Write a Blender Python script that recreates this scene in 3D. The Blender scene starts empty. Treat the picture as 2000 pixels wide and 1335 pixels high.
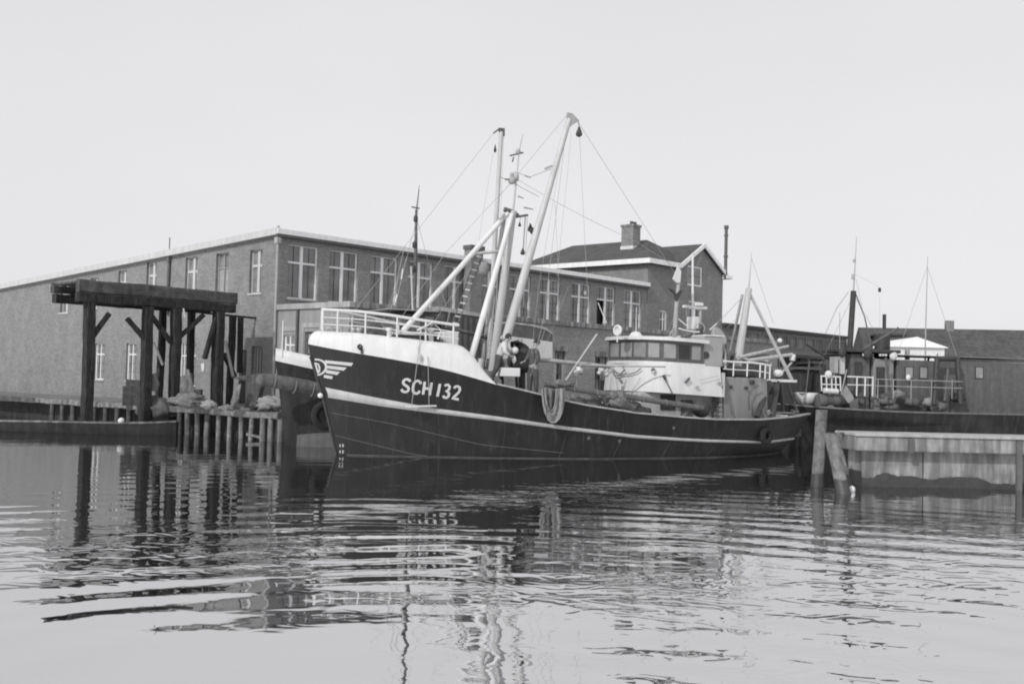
import bpy, bmesh, math, random
from mathutils import Vector, Matrix, noise
random.seed(7)
sc = bpy.context.scene
COL = sc.collection
R_ = math.radians
# ------------------------------------------------------------------ camera, sky, sun, exposure
EYE = 2.7; FP = 2160.0                       # eye height above the water, focal length in photo pixels
_p = math.atan(77.5/FP); _r = .025
_cp, _sp, _cr, _sr = math.cos(_p), math.sin(_p), math.cos(_r), math.sin(_r)
CF = Vector((0, _cp, _sp)); _u0 = Vector((0, -_sp, _cp)); _r0 = Vector((1, 0, 0))
CR = _r0*_cr + _u0*_sr; CU = _u0*_cr - _r0*_sr
cam = bpy.data.objects.new('camera', bpy.data.cameras.new('camera')); COL.objects.link(cam)
cam.data.sensor_width = 36; cam.data.lens = FP/2000*36; cam.data.clip_end = 6000; cam.data.clip_start = .1
m = Matrix((CR, CU, -CF)).transposed().to_4x4(); m.translation = (0, 0, EYE); cam.matrix_world = m
sc.camera = cam

SUN_AZ = (-.54, -.84); SUN_EL = R_(34)
w = bpy.data.worlds.new('World'); sc.world = w; w.use_nodes = True
nt = w.node_tree; bg = nt.nodes['Background']; bg.inputs['Strength'].default_value = .105
sky = nt.nodes.new('ShaderNodeTexSky'); sky.sky_type = 'NISHITA'; sky.sun_disc = False
sky.sun_elevation = SUN_EL; sky.sun_rotation = math.atan2(SUN_AZ[0], SUN_AZ[1])
sky.air_density = 1.0; sky.dust_density = 2.0
bw = nt.nodes.new('ShaderNodeRGBToBW'); nt.links.new(sky.outputs[0], bw.inputs[0])
# thin even cloud veil: the grey film sky
mx = nt.nodes.new('ShaderNodeMix'); mx.data_type = 'RGBA'; mx.inputs[0].default_value = .80
tc = nt.nodes.new('ShaderNodeTexCoord'); no = nt.nodes.new('ShaderNodeTexNoise'); no.inputs['Scale'].default_value = 1.6; no.inputs['Detail'].default_value = 5
mp = nt.nodes.new('ShaderNodeMapping'); mp.inputs['Scale'].default_value = (1, 1, 3)
nt.links.new(tc.outputs['Generated'], mp.inputs[0]); nt.links.new(mp.outputs[0], no.inputs[0])
rp = nt.nodes.new('ShaderNodeValToRGB'); rp.color_ramp.elements[0].position = .3; rp.color_ramp.elements[1].position = .75
rp.color_ramp.elements[0].color = (.925, .918, .945, 1); rp.color_ramp.elements[1].color = (.995, .985, 1.01, 1)
nt.links.new(no.outputs[0], rp.inputs[0])
ml = nt.nodes.new('ShaderNodeVectorMath'); ml.operation = 'SCALE'; ml.inputs['Scale'].default_value = 8.8
nt.links.new(rp.outputs[0], ml.inputs[0])
nt.links.new(bw.outputs[0], mx.inputs[6]); nt.links.new(ml.outputs[0], mx.inputs[7]); nt.links.new(mx.outputs[2], bg.inputs[0])
sun = bpy.data.objects.new('sun', bpy.data.lights.new('sun', 'SUN')); COL.objects.link(sun)
sun.data.energy = 2.05; sun.data.angle = R_(.6); sun.data.color = (1, .985, .97)
sd = Vector((SUN_AZ[0]*math.cos(SUN_EL), SUN_AZ[1]*math.cos(SUN_EL), math.sin(SUN_EL)))
sun.rotation_euler = sd.to_track_quat('Z', 'Y').to_euler()
sc.view_settings.view_transform = 'Standard'; sc.view_settings.look = 'None'
sc.view_settings.exposure = 0; sc.view_settings.gamma = 1
try: sc.view_settings.use_curve_mapping = False
except Exception: pass
sc.render.engine = 'CYCLES'
sc.cycles.max_bounces = 6; sc.cycles.filter_width = 2.0

# ------------------------------------------------------------------ survey: from the photograph to the ground plan
def ray(x, y):
    return CF + CR*((x-1000)/FP) - CU*((y-667.5)/FP)
def proj(p):
    d = Vector(p) - Vector((0, 0, EYE)); z = d.dot(CF)
    return 1000+FP*d.dot(CR)/z, 667.5-FP*d.dot(CU)/z
def Pz(x, y, z):
    d = ray(x, y); k = (z-EYE)/d.z; return Vector((d.x*k, d.y*k, z))
def Pd(x, y, D):
    d = ray(x, y); k = D/d.y; return Vector((d.x*k, D, EYE+d.z*k))
def lerp(a, b, t): return a+(b-a)*t
def interp(tab, x):
    if x <= tab[0][0]: return tab[0][1]
    for (a, b), (c, d) in zip(tab, tab[1:]):
        if x <= c: return b+(d-b)*(x-a)/(c-a)
    return tab[-1][1]

class Frame:                                   # a ground plan frame: origin, x axis, y axis
    def __init__(s, o, ax):
        s.o = Vector((o[0], o[1])); a = Vector(ax).normalized(); s.a = a; s.n = Vector((-a.y, a.x))
        s.rot = math.atan2(a.y, a.x)
    def W(s, u, v, z=0): p = s.o+s.a*u+s.n*v; return Vector((p.x, p.y, z))
    def L(s, p): d = Vector((p[0], p[1]))-s.o; return Vector((d.dot(s.a), d.dot(s.n), p[2]))
    def S(s, x, y, v):                         # sight line meets the upright plane v = const
        d = ray(x, y); D = Vector((d.x, d.y)); k = (v+s.o.dot(s.n))/D.dot(s.n)
        return s.L(Vector((d.x*k, d.y*k, EYE+d.z*k)))
    def SU(s, x, y, u):                        # ... or the plane u = const
        d = ray(x, y); D = Vector((d.x, d.y)); k = (u+s.o.dot(s.a))/D.dot(s.a)
        return s.L(Vector((d.x*k, d.y*k, EYE+d.z*k)))
    def zat(s, u, v, tab, z0=1.5):             # height at which (u,v) lies on a line read off the photograph
        z = z0
        for _ in range(5):
            x, y = proj(s.W(u, v, z)); p = s.W(u, v, z); dist = (p.xy).length
            z += (y-interp(tab, x))*dist/FP
        return z

# ------------------------------------------------------------------ materials (the place as black-and-white film saw it)
MATS = {}
def mat(name, v, rough=.7, spec=.4, var=.15, scale=3.0, bump=.0, bscale=None, stain=0, metallic=0, coat=0):
    if name in MATS: return MATS[name]
    M = bpy.data.materials.new(name); M.use_nodes = True; n = M.node_tree; b = n.nodes['Principled BSDF']
    b.inputs['Roughness'].default_value = rough; b.inputs['Specular IOR Level'].default_value = spec; b.inputs['Metallic'].default_value = metallic
    t = n.nodes.new('ShaderNodeTexCoord')
    a = n.nodes.new('ShaderNodeTexNoise'); a.inputs['Scale'].default_value = scale; a.inputs['Detail'].default_value = 6; a.inputs['Roughness'].default_value = .65
    n.links.new(t.outputs['Object'], a.inputs[0])
    r = n.nodes.new('ShaderNodeValToRGB'); e = r.color_ramp.elements
    lo, hi = v*(1-var), min(v*(1+var), .95)
    e[0].position = .3; e[1].position = .7; e[0].color = (lo, lo, lo*1.01, 1); e[1].color = (hi, hi, hi*1.0, 1)
    n.links.new(a.outputs[0], r.inputs[0]); col = r.outputs[0]
    if stain:                                   # run-down streaks and blotches of dirt
        mp = n.nodes.new('ShaderNodeMapping'); mp.inputs['Scale'].default_value = (3, 3, .35); n.links.new(t.outputs['Object'], mp.inputs[0])
        s = n.nodes.new('ShaderNodeTexNoise'); s.inputs['Scale'].default_value = 1.3; s.inputs['Detail'].default_value = 7; n.links.new(mp.outputs[0], s.inputs[0])
        q = n.nodes.new('ShaderNodeValToRGB'); q.color_ramp.elements[0].position = .42; q.color_ramp.elements[1].position = .62
        q.color_ramp.elements[0].color = (1-stain,)*3+(1,); q.color_ramp.elements[1].color = (1, 1, 1, 1); n.links.new(s.outputs[0], q.inputs[0])
        x = n.nodes.new('ShaderNodeMix'); x.data_type = 'RGBA'; x.blend_type = 'MULTIPLY'; x.inputs[0].default_value = 1
        n.links.new(col, x.inputs[6]); n.links.new(q.outputs[0], x.inputs[7]); col = x.outputs[2]
    n.links.new(col, b.inputs['Base Color'])
    if bump:
        c = n.nodes.new('ShaderNodeTexNoise'); c.inputs['Scale'].default_value = bscale or scale*6; c.inputs['Detail'].default_value = 4; n.links.new(t.outputs['Object'], c.inputs[0])
        d = n.nodes.new('ShaderNodeBump'); d.inputs['Strength'].default_value = bump; d.inputs['Distance'].default_value = .05
        n.links.new(c.outputs[0], d.inputs['Height']); n.links.new(d.outputs[0], b.inputs['Normal'])
    MATS[name] = M; return M
def brick(name, v, mortar, bw_=.22, bh=.065, stain=.2, rough=.85, msize=.01):
    M = bpy.data.materials.new(name); M.use_nodes = True; n = M.node_tree; b = n.nodes['Principled BSDF']; b.inputs['Roughness'].default_value = rough; b.inputs['Specular IOR Level'].default_value = .25
    t = n.nodes.new('ShaderNodeTexCoord'); s = n.nodes.new('ShaderNodeSeparateXYZ'); n.links.new(t.outputs['Object'], s.inputs[0])
    ad = n.nodes.new('ShaderNodeMath'); n.links.new(s.outputs[0], ad.inputs[0]); n.links.new(s.outputs[1], ad.inputs[1])
    c = n.nodes.new('ShaderNodeCombineXYZ'); n.links.new(ad.outputs[0], c.inputs[0]); n.links.new(s.outputs[2], c.inputs[1])
    k = n.nodes.new('ShaderNodeTexBrick'); n.links.new(c.outputs[0], k.inputs[0]); k.inputs['Scale'].default_value = 1
    k.inputs['Brick Width'].default_value = bw_; k.inputs['Row Height'].default_value = bh; k.inputs['Mortar Size'].default_value = msize; k.inputs['Mortar Smooth'].default_value = .3
    k.inputs['Color1'].default_value = (v*.8,)*3+(1,); k.inputs['Color2'].default_value = (v*1.25,)*3+(1,); k.inputs['Mortar'].default_value = (mortar,)*3+(1,)
    mp = n.nodes.new('ShaderNodeMapping'); mp.inputs['Scale'].default_value = (1, 1, .5); n.links.new(t.outputs['Object'], mp.inputs[0])
    a = n.nodes.new('ShaderNodeTexNoise'); a.inputs['Scale'].default_value = .55; a.inputs['Detail'].default_value = 8; a.inputs['Roughness'].default_value = .7; n.links.new(mp.outputs[0], a.inputs[0])
    q = n.nodes.new('ShaderNodeValToRGB'); q.color_ramp.elements[0].position = .35; q.color_ramp.elements[1].position = .65
    q.color_ramp.elements[0].color = (1-stain,)*3+(1,); q.color_ramp.elements[1].color = (1, 1, 1, 1); n.links.new(a.outputs[0], q.inputs[0])
    x = n.nodes.new('ShaderNodeMix'); x.data_type = 'RGBA'; x.blend_type = 'MULTIPLY'; x.inputs[0].default_value = 1
    n.links.new(k.outputs[0], x.inputs[6]); n.links.new(q.outputs[0], x.inputs[7]); n.links.new(x.outputs[2], b.inputs['Base Color'])
    d = n.nodes.new('ShaderNodeBump'); d.inputs['Strength'].default_value = .4; d.inputs['Distance'].default_value = .01; d.invert = True
    n.links.new(k.outputs[1], d.inputs['Height']); n.links.new(d.outputs[0], b.inputs['Normal'])
    MATS[name] = M; return M
brick('brick_front', .265, .34, stain=.12); brick('brick_side', .235, .29, stain=.18); brick('brick_house', .24, .31, stain=.12); brick('brick_far', .2, .26)
brick('roof_tiles', .115, .06, bw_=.26, bh=.17, stain=.3, msize=.018)
mat('white_paint', .68, .45, .4, .05, 2, stain=.08, bump=.12, bscale=1.6)
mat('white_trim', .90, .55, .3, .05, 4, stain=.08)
mat('sunlit_trim', .56, .55, .3, .06, 4, stain=.1); mat('white_worn', .72, .5, .4, .07, 3, stain=.14)  # sunlit_trim: copy of the white trim, colour toned down for the sunny side
mat('spar_paint', .52, .45, .4, .06, 2, stain=.15)
mat('spar_grey', .40, .5, .4, .12, 3, stain=.2)
mat('strake_paint', .47, .5, .4, .08, 2, stain=.12)
mat('hull_black', .020, .5, .32, .25, 1.2, bump=.12, bscale=1.1, stain=.25)
mat('hull_dark', .035, .7, .2, .3, 1.2, stain=.3)
mat('letter_paint', .55, .6, .3, .08, 4)
mat('grey_casing', .27, .6, .3, .08, 2, stain=.12)
mat('grey_cabin', .34, .6, .3, .06, 2)
mat('varnish', .105, .45, .4, .25, 5)
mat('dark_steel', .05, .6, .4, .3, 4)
mat('mid_steel', .13, .6, .4, .2, 4, stain=.2)
mat('deck_wood', .16, .85, .2, .2, 4)
mat('old_timber', .10, .9, .2, .35, 3, bump=.4, bscale=18, stain=.3)
mat('tar_timber', .030, .85, .2, .4, 3, bump=.3, bscale=14)
mat('grey_timber', .21, .9, .2, .5, 4, bump=.5, bscale=22, stain=.35)
mat('concrete', .34, .9, .2, .3, 1.4, bump=.3, bscale=9, stain=.5)
mat('concrete_light', .42, .9, .2, .12, 1.6, bump=.2, bscale=9, stain=.2)
mat('plaster', .33, .9, .2, .08, 1.4, stain=.12)
mat('tyre_rubber', .022, .8, .3, .2, 6)
mat('rope', .22, .95, .1, .3, 20, bump=.5, bscale=60)
mat('wire', .34, .6, .3, .1, 5)
mat('net_twine', .20, .95, .1, .5, 14, bump=.8, bscale=40)
mat('canvas', .27, .95, .1, .2, 3, bump=.3, bscale=9)
mat('mid_canvas', .15, .95, .1, .25, 3, bump=.4, bscale=9, stain=.3); mat('dark_scum', .07, .8, .2, .4, 2); mat('skin', .33, .6, .3, .06, 8); mat('hair', .04, .7, .3, .3, 20)
mat('shirt_light', .58, .9, .1, .1, 9, bump=.3, bscale=16); mat('overall_grey', .10, .9, .1, .2, 9, bump=.3, bscale=16); mat('trousers', .085, .9, .1, .2, 9, bump=.3, bscale=14)
mat('oilskin', .02, .5, .4, .2, 6); mat('ground', .19, .95, .1, .25, .6, bump=.2, bscale=5); mat('curtain', .33, .9, .1, .12, 4)
mat('glass_globe', .8, .2, .5, .02, 4); mat('white_board', .85, .5, .3, .02, 3)
mat('wet_timber', .05, .45, .5, .3, 5, bump=.4, bscale=20); mat('bright_gap', .7, .7, .2, .05)
mat('roof_felt', .09, .9, .2, .2, 1.5, stain=.2)
def glass(name, v, rough=.08, spec=.5, wob=.06):
    M = mat(name, v, rough, spec, .35, .9); n = M.node_tree; b = n.nodes['Principled BSDF']
    t = n.nodes.new('ShaderNodeTexCoord'); c = n.nodes.new('ShaderNodeTexNoise'); c.inputs['Scale'].default_value = 1.7; n.links.new(t.outputs['Object'], c.inputs[0])
    d = n.nodes.new('ShaderNodeBump'); d.inputs['Strength'].default_value = wob; d.inputs['Distance'].default_value = .2; n.links.new(c.outputs[0], d.inputs['Height']); n.links.new(d.outputs[0], b.inputs['Normal'])
    return M
def runs(name, val, lo, hi, sx=2.2, sz=.16, fac=1.0):     # long thin runs of rust or lime down a painted side
    n = MATS[name].node_tree; b = n.nodes['Principled BSDF']; src = b.inputs['Base Color'].links[0].from_socket
    t = n.nodes.new('ShaderNodeTexCoord'); mp = n.nodes.new('ShaderNodeMapping'); mp.inputs['Scale'].default_value = (sx, sx, sz); n.links.new(t.outputs['Object'], mp.inputs[0])
    a = n.nodes.new('ShaderNodeTexNoise'); a.inputs['Scale'].default_value = 2.4; a.inputs['Detail'].default_value = 9; a.inputs['Roughness'].default_value = .72; n.links.new(mp.outputs[0], a.inputs[0])
    q = n.nodes.new('ShaderNodeMapRange'); q.inputs[1].default_value = lo; q.inputs[2].default_value = hi; q.inputs[4].default_value = fac; n.links.new(a.outputs[0], q.inputs[0])
    x = n.nodes.new('ShaderNodeMix'); x.data_type = 'RGBA'; x.inputs[7].default_value = (val, val, val, 1); n.links.new(q.outputs[0], x.inputs[0]); n.links.new(src, x.inputs[6]); n.links.new(x.outputs[2], b.inputs['Base Color'])
runs('hull_black', .055, .54, .78); runs('hull_dark', .07, .54, .78); runs('white_paint', .34, .62, .85, 3, .3, .6); runs('white_trim', .4, .6, .85, 2, .4, .6); runs('strake_paint', .2, .55, .8, 3, .5, .7); runs('grey_casing', .14, .55, .8, 2.5, .3, .7); runs('concrete', .12, .5, .75, 1.5, .25, .8); runs('tar_timber', .13, .5, .8, 5, .35, .8); runs('old_timber', .2, .5, .8, .6, 4, .6); runs('brick_side', .40, .5, .75, .5, .35, .45); runs('brick_front', .15, .5, .75, .5, .3, .5); runs('brick_house', .15, .5, .75, .5, .3, .4); runs('plaster', .2, .55, .8, 1.2, .2, .6)
glass('pane_glass', .23, .2, .35); glass('pane_dark', .025, .1, .5); glass('pane_grey', .28, .15, .4)

# ------------------------------------------------------------------ mesh builder
class MB:
    def __init__(s): s.v = []; s.f = []; s.sm = []
    def add(s, vs, fs, smooth=False):
        o = len(s.v); s.v += [tuple(v) for v in vs]; s.f += [tuple(i+o for i in f) for f in fs]; s.sm += [smooth]*len(fs); return s
    def box(s, a, b):                            # axis-aligned between two corners
        x0, y0, z0 = (min(a[i], b[i]) for i in range(3)); x1, y1, z1 = (max(a[i], b[i]) for i in range(3))
        vs = [(x0,y0,z0),(x1,y0,z0),(x1,y1,z0),(x0,y1,z0),(x0,y0,z1),(x1,y0,z1),(x1,y1,z1),(x0,y1,z1)]
        return s.add(vs, [(0,3,2,1),(4,5,6,7),(0,1,5,4),(1,2,6,5),(2,3,7,6),(3,0,4,7)])
    def bar(s, p, q, w, h, up=(0,0,1)):          # rectangular bar from p to q
        p, q = Vector(p), Vector(q); d = (q-p).normalized(); up = Vector(up)
        if abs(d.dot(up)) > .98: up = Vector((1, 0, 0))
        a = d.cross(up).normalized()*w/2; b = a.cross(d).normalized()*h/2
        vs = [p-a-b, p+a-b, p+a+b, p-a+b, q-a-b, q+a-b, q+a+b, q-a+b]
        return s.add(vs, [(0,3,2,1),(4,5,6,7),(0,1,5,4),(1,2,6,5),(2,3,7,6),(3,0,4,7)])
    def rough(s, p, q, w, h, amp=.02, seg=None, seed=0):
        p, q = Vector(p), Vector(q); L_ = (q-p).length; seg = seg or max(3, int(L_/.35)); d = (q-p).normalized()
        up = Vector((0, 0, 1)) if abs(d.z) < .95 else Vector((1, 0, 0)); a = d.cross(up).normalized(); b = a.cross(d).normalized(); rows = []
        prof = [(-1, -.8), (-.8, -1), (.8, -1), (1, -.8), (1, .8), (.8, 1), (-.8, 1), (-1, .8)]
        sx = seed*3.7+p.x+p.y
        for i in range(seg+1):
            t = i/seg; c = p.lerp(q, t)+a*noise.noise(Vector((t*L_*.35, sx, 1)))*amp*1.6+b*noise.noise(Vector((t*L_*.35, sx, 7)))*amp*1.6
            rows.append([c+a*(x*w/2+amp*noise.noise(Vector((t*L_*1.4, k, sx))))+b*(y*h/2+amp*noise.noise(Vector((t*L_*1.4, k+9, sx)))) for k, (x, y) in enumerate(prof)])
        s.grid(rows, smooth=False, closed=True); s.add(rows[0], [tuple(range(8))]); s.add(rows[-1], [tuple(range(7, -1, -1))]); return s
    def tube(s, pts, r, n=8, r1=None, cap=True):
        pts = [Vector(p) for p in pts]; N = len(pts); r1 = r if r1 is None else r1; vs = []; fs = []
        for i, p in enumerate(pts):
            d = (pts[min(i+1, N-1)]-pts[max(i-1, 0)]).normalized()
            a = d.cross(Vector((0, 0, 1))) if abs(d.z) < .9 else d.cross(Vector((1, 0, 0)))
            a.normalize(); b = d.cross(a); rr = lerp(r, r1, i/max(N-1, 1))
            for k in range(n):
                t = 2*math.pi*k/n; vs.append(p+(a*math.cos(t)+b*math.sin(t))*rr)
        for i in range(N-1):
            for k in range(n): fs.append((i*n+k, i*n+(k+1) % n, (i+1)*n+(k+1) % n, (i+1)*n+k))
        s.add(vs, fs, n > 5)
        if cap: s.add(vs[:n], [tuple(range(n-1, -1, -1))]); s.add(vs[-n:], [tuple(range(n))])
        return s
    def lathe(s, c, prof, n=16, axis=(0,0,1)):   # prof: (radius, height)
        c = Vector(c); q = Vector(axis).to_track_quat('Z', 'Y'); vs = []; fs = []
        for r, h in prof:
            for k in range(n):
                t = 2*math.pi*k/n; vs.append(c+q @ Vector((r*math.cos(t), r*math.sin(t), h)))
        for i in range(len(prof)-1):
            for k in range(n): fs.append((i*n+k, i*n+(k+1) % n, (i+1)*n+(k+1) % n, (i+1)*n+k))
        s.add(vs, fs, True); s.add(vs[:n], [tuple(range(n-1, -1, -1))]); s.add(vs[-n:], [tuple(range(n))]); return s
    def ball(s, c, r, n=12, sc=(1,1,1), wob=0, seed=0):
        vs = []; fs = []; m = n//2
        for i in range(m+1):
            for k in range(n):
                a = math.pi*i/m; t = 2*math.pi*k/n; d = Vector((math.sin(a)*math.cos(t), math.sin(a)*math.sin(t), math.cos(a)))
                q = 1+wob*(noise.noise(d*2.2+Vector((seed, 0, 0)))+.45*noise.noise(d*5.5+Vector((0, seed, 0)))+.25*noise.noise(d*11+Vector((0, 0, seed)))) if wob else 1
                vs.append(Vector(c)+Vector((d.x*sc[0], d.y*sc[1], d.z*sc[2]))*r*q)
        for i in range(m):
            for k in range(n): fs.append((i*n+k, (i+1)*n+k, (i+1)*n+(k+1) % n, i*n+(k+1) % n))
        return s.add(vs, fs, True)
    def torus(s, c, R, r, axis=(0,0,1), n=28, k=10, flat=1.0):
        c = Vector(c); q = Vector(axis).to_track_quat('Z', 'Y'); vs = []; fs = []
        for i in range(n):
            for j in range(k):
                a = 2*math.pi*i/n; b = 2*math.pi*j/k
                vs.append(c+q @ Vector(((R+r*math.cos(b))*math.cos(a), (R+r*math.cos(b))*math.sin(a)*flat, r*math.sin(b))))
        for i in range(n):
            for j in range(k): fs.append((i*k+j, ((i+1) % n)*k+j, ((i+1) % n)*k+(j+1) % k, i*k+(j+1) % k))
        return s.add(vs, fs, True)
    def prism(s, pts, off):                       # polygon pts extruded by vector off
        n = len(pts); off = Vector(off); a = [Vector(p) for p in pts]; b = [p+off for p in a]
        s.add(a+b, [tuple(range(n-1, -1, -1)), tuple(range(n, 2*n))]+[(i, (i+1) % n, n+(i+1) % n, n+i) for i in range(n)]); return s
    def grid(s, rows, smooth=True, closed=False):
        n = len(rows[0]); vs = [p for r in rows for p in r]; fs = []
        for i in range(len(rows)-1):
            for k in range(n if closed else n-1): fs.append((i*n+k, i*n+(k+1) % n, (i+1)*n+(k+1) % n, (i+1)*n+k))
        return s.add(vs, fs, smooth)
    def build(s, name, material, parent=None, bevel=0, merge=False, local=None):
        me = bpy.data.meshes.new(name); me.from_pydata(s.v, [], s.f)
        for p, q in zip(me.polygons, s.sm): p.use_smooth = q
        me.materials.append(MATS[material])
        bm = bmesh.new(); bm.from_mesh(me)
        if merge: bmesh.ops.remove_doubles(bm, verts=bm.verts, dist=.0005)
        bmesh.ops.recalc_face_normals(bm, faces=bm.faces); bm.to_mesh(me); bm.free()
        o = bpy.data.objects.new(name, me); COL.objects.link(o)
        if parent: o.parent = parent
        if bevel:
            b = o.modifiers.new('bevel', 'BEVEL'); b.width = bevel; b.segments = 2; b.limit_method = 'ANGLE'; b.angle_limit = R_(40)
        return o
def tag(o, label=None, cat=None, group=None, kind=None):
    if label: o['label'] = label
    if cat: o['category'] = cat
    if group: o['group'] = group
    if kind: o['kind'] = kind
    return o
def thing(name, label, cat, loc=(0,0,0), rot=0, group=None):
    o = bpy.data.objects.new(name, None); COL.objects.link(o); o.empty_display_size = .2
    o.location = loc; o.rotation_euler = (0, 0, rot); return tag(o, label, cat, group)
def copy_tree(o, parent=None):
    c = o.copy(); COL.objects.link(c); c.parent = parent
    for ch in list(o.children): copy_tree(ch, c)
    return c
bpy.context.view_layer.update()

# ================================================================== SETTING: water, quay ground
def water_material():
    M = bpy.data.materials.new('harbour_water'); M.use_nodes = True; n = M.node_tree; n.nodes.remove(n.nodes['Principled BSDF'])
    out = n.nodes['Material Output']
    gl = n.nodes.new('ShaderNodeBsdfGlossy'); gl.inputs['Color'].default_value = (.93, .93, .935, 1); gl.inputs['Roughness'].default_value = .02
    df = n.nodes.new('ShaderNodeBsdfDiffuse'); df.inputs['Color'].default_value = (.022, .022, .023, 1)
    mixs = n.nodes.new('ShaderNodeMixShader'); mixs.inputs[0].default_value = .77
    n.links.new(df.outputs[0], mixs.inputs[1]); n.links.new(gl.outputs[0], mixs.inputs[2]); n.links.new(mixs.outputs[0], out.inputs[0])
    t = n.nodes.new('ShaderNodeTexCoord')
    def wave(scale, rot, stretch, det=2, dist=0.0, rough=.5):
        mp = n.nodes.new('ShaderNodeMapping'); mp.inputs['Rotation'].default_value = (0, 0, R_(rot)); mp.inputs['Scale'].default_value = (scale/stretch, scale, 1)
        n.links.new(t.outputs['Object'], mp.inputs[0]); a = n.nodes.new('ShaderNodeTexNoise'); a.noise_dimensions = '2D'
        a.inputs['Scale'].default_value = 1; a.inputs['Detail'].default_value = det; a.inputs['Roughness'].default_value = rough; a.inputs['Distortion'].default_value = dist
        n.links.new(mp.outputs[0], a.inputs[0]); return a.outputs[0]
    def mul(a, b):
        x = n.nodes.new('ShaderNodeMath'); x.operation = 'MULTIPLY'; n.links.new(a, x.inputs[0])
        if isinstance(b, float): x.inputs[1].default_value = b
        else: n.links.new(b, x.inputs[1])
        return x.outputs[0]
    def add(a, b):
        x = n.nodes.new('ShaderNodeMath'); n.links.new(a, x.inputs[0]); n.links.new(b, x.inputs[1]); return x.outputs[0]
    def ramp(a, p0, p1, lo=0., hi=1.):
        q = n.nodes.new('ShaderNodeMapRange'); q.inputs[1].default_value = p0; q.inputs[2].default_value = p1; q.inputs[3].default_value = lo; q.inputs[4].default_value = hi
        n.links.new(a, q.inputs[0]); return q.outputs[0]
    patch = ramp(wave(.13, 20, 1.5, 2), .43, .57, .08, 1.0)    # calm and rippled areas
    pat2 = ramp(wave(.20, 70, 1.3, 1), .38, .58, .25, 1.0)
    sp = n.nodes.new('ShaderNodeSeparateXYZ'); n.links.new(t.outputs['Object'], sp.inputs[0])
    lee = ramp(sp.outputs[1], 15.0, 30.0, 1.0, .17)            # still water in the lee of the moored ships
    h = mul(wave(.30, 12, 1.5, 0), .009)                       # slow swell
    mr = n.nodes.new('ShaderNodeMapping'); mr.inputs['Location'].default_value = (-.4, -6.0, 0); n.links.new(t.outputs['Object'], mr.inputs[0])
    wr = n.nodes.new('ShaderNodeTexWave'); wr.wave_type = 'RINGS'; wr.rings_direction = 'Z'; wr.wave_profile = 'SIN'
    wr.inputs['Scale'].default_value = .27; wr.inputs['Distortion'].default_value = 4.5; wr.inputs['Detail'].default_value = 1.5; wr.inputs['Detail Scale'].default_value = .9; wr.inputs['Detail Roughness'].default_value = .45
    n.links.new(mr.outputs[0], wr.inputs[0])                   # spreading rings left by a passing boat
    h = add(h, mul(mul(mul(wr.outputs["Fac"], pat2), lee), .0135))
    h = add(h, mul(mul(mul(wave(1.15, -16, 4.5, 0, .5), pat2), lee), .0080))          # crests of an old wake
    h = add(h, mul(mul(mul(wave(1.25, 40, 3.2, 0, .6), patch), lee), .0100))
    h = add(h, mul(mul(mul(wave(2.2, -6, 1.4, 0, 2.2, .35), patch), lee), .0075))  # ripples
    h = add(h, mul(wave(1.6, 8, 1.6, 0, 1.0), .0016)); h = add(h, mul(wave(7.0, -4, 2.0, 1, .5), .00022))
    b = n.nodes.new('ShaderNodeBump'); b.inputs['Strength'].default_value = 1; b.inputs['Distance'].default_value = 1.0
    n.links.new(h, b.inputs['Height']); n.links.new(b.outputs[0], gl.inputs['Normal']); MATS['water'] = M
water_material()
w_ = MB(); w_.add([(-3000, -200, 0), (3000, -200, 0), (3000, 4000, 0), (-3000, 4000, 0)], [(0, 1, 2, 3)])
tag(w_.build('water', 'water'), kind='structure')
CI = Frame((-12, 56), (.66, .75))               # factory corner; x along the front, y away from the harbour (y = -s)
GZ = 1.15
g = MB()
g.add([CI.W(-6, -8.9, GZ), CI.W(500, -8.9, GZ), CI.W(2500, 2500, GZ), CI.W(-6, 2500, GZ)], [(0, 1, 2, 3)])
tag(g.build('quay_ground', 'ground'), kind='structure')
qw = thing('quay_wall', 'dark quay wall of stained concrete behind the moored trawlers', 'quay wall', CI.W(-6, -8.9, 0), CI.rot)
MB().box((0, 0, -1), (506, .6, GZ-.25)).build('wall', 'concrete', qw)
k = MB().box((-.15, -.1, GZ-.25), (506, .6, GZ+.02)); k.build('coping', 'concrete_light', qw, .03)
sw = MB().box((.65, .62, -1), (1.1, 300, GZ-.05)); sw.build('wall', 'concrete', qw)

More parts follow.
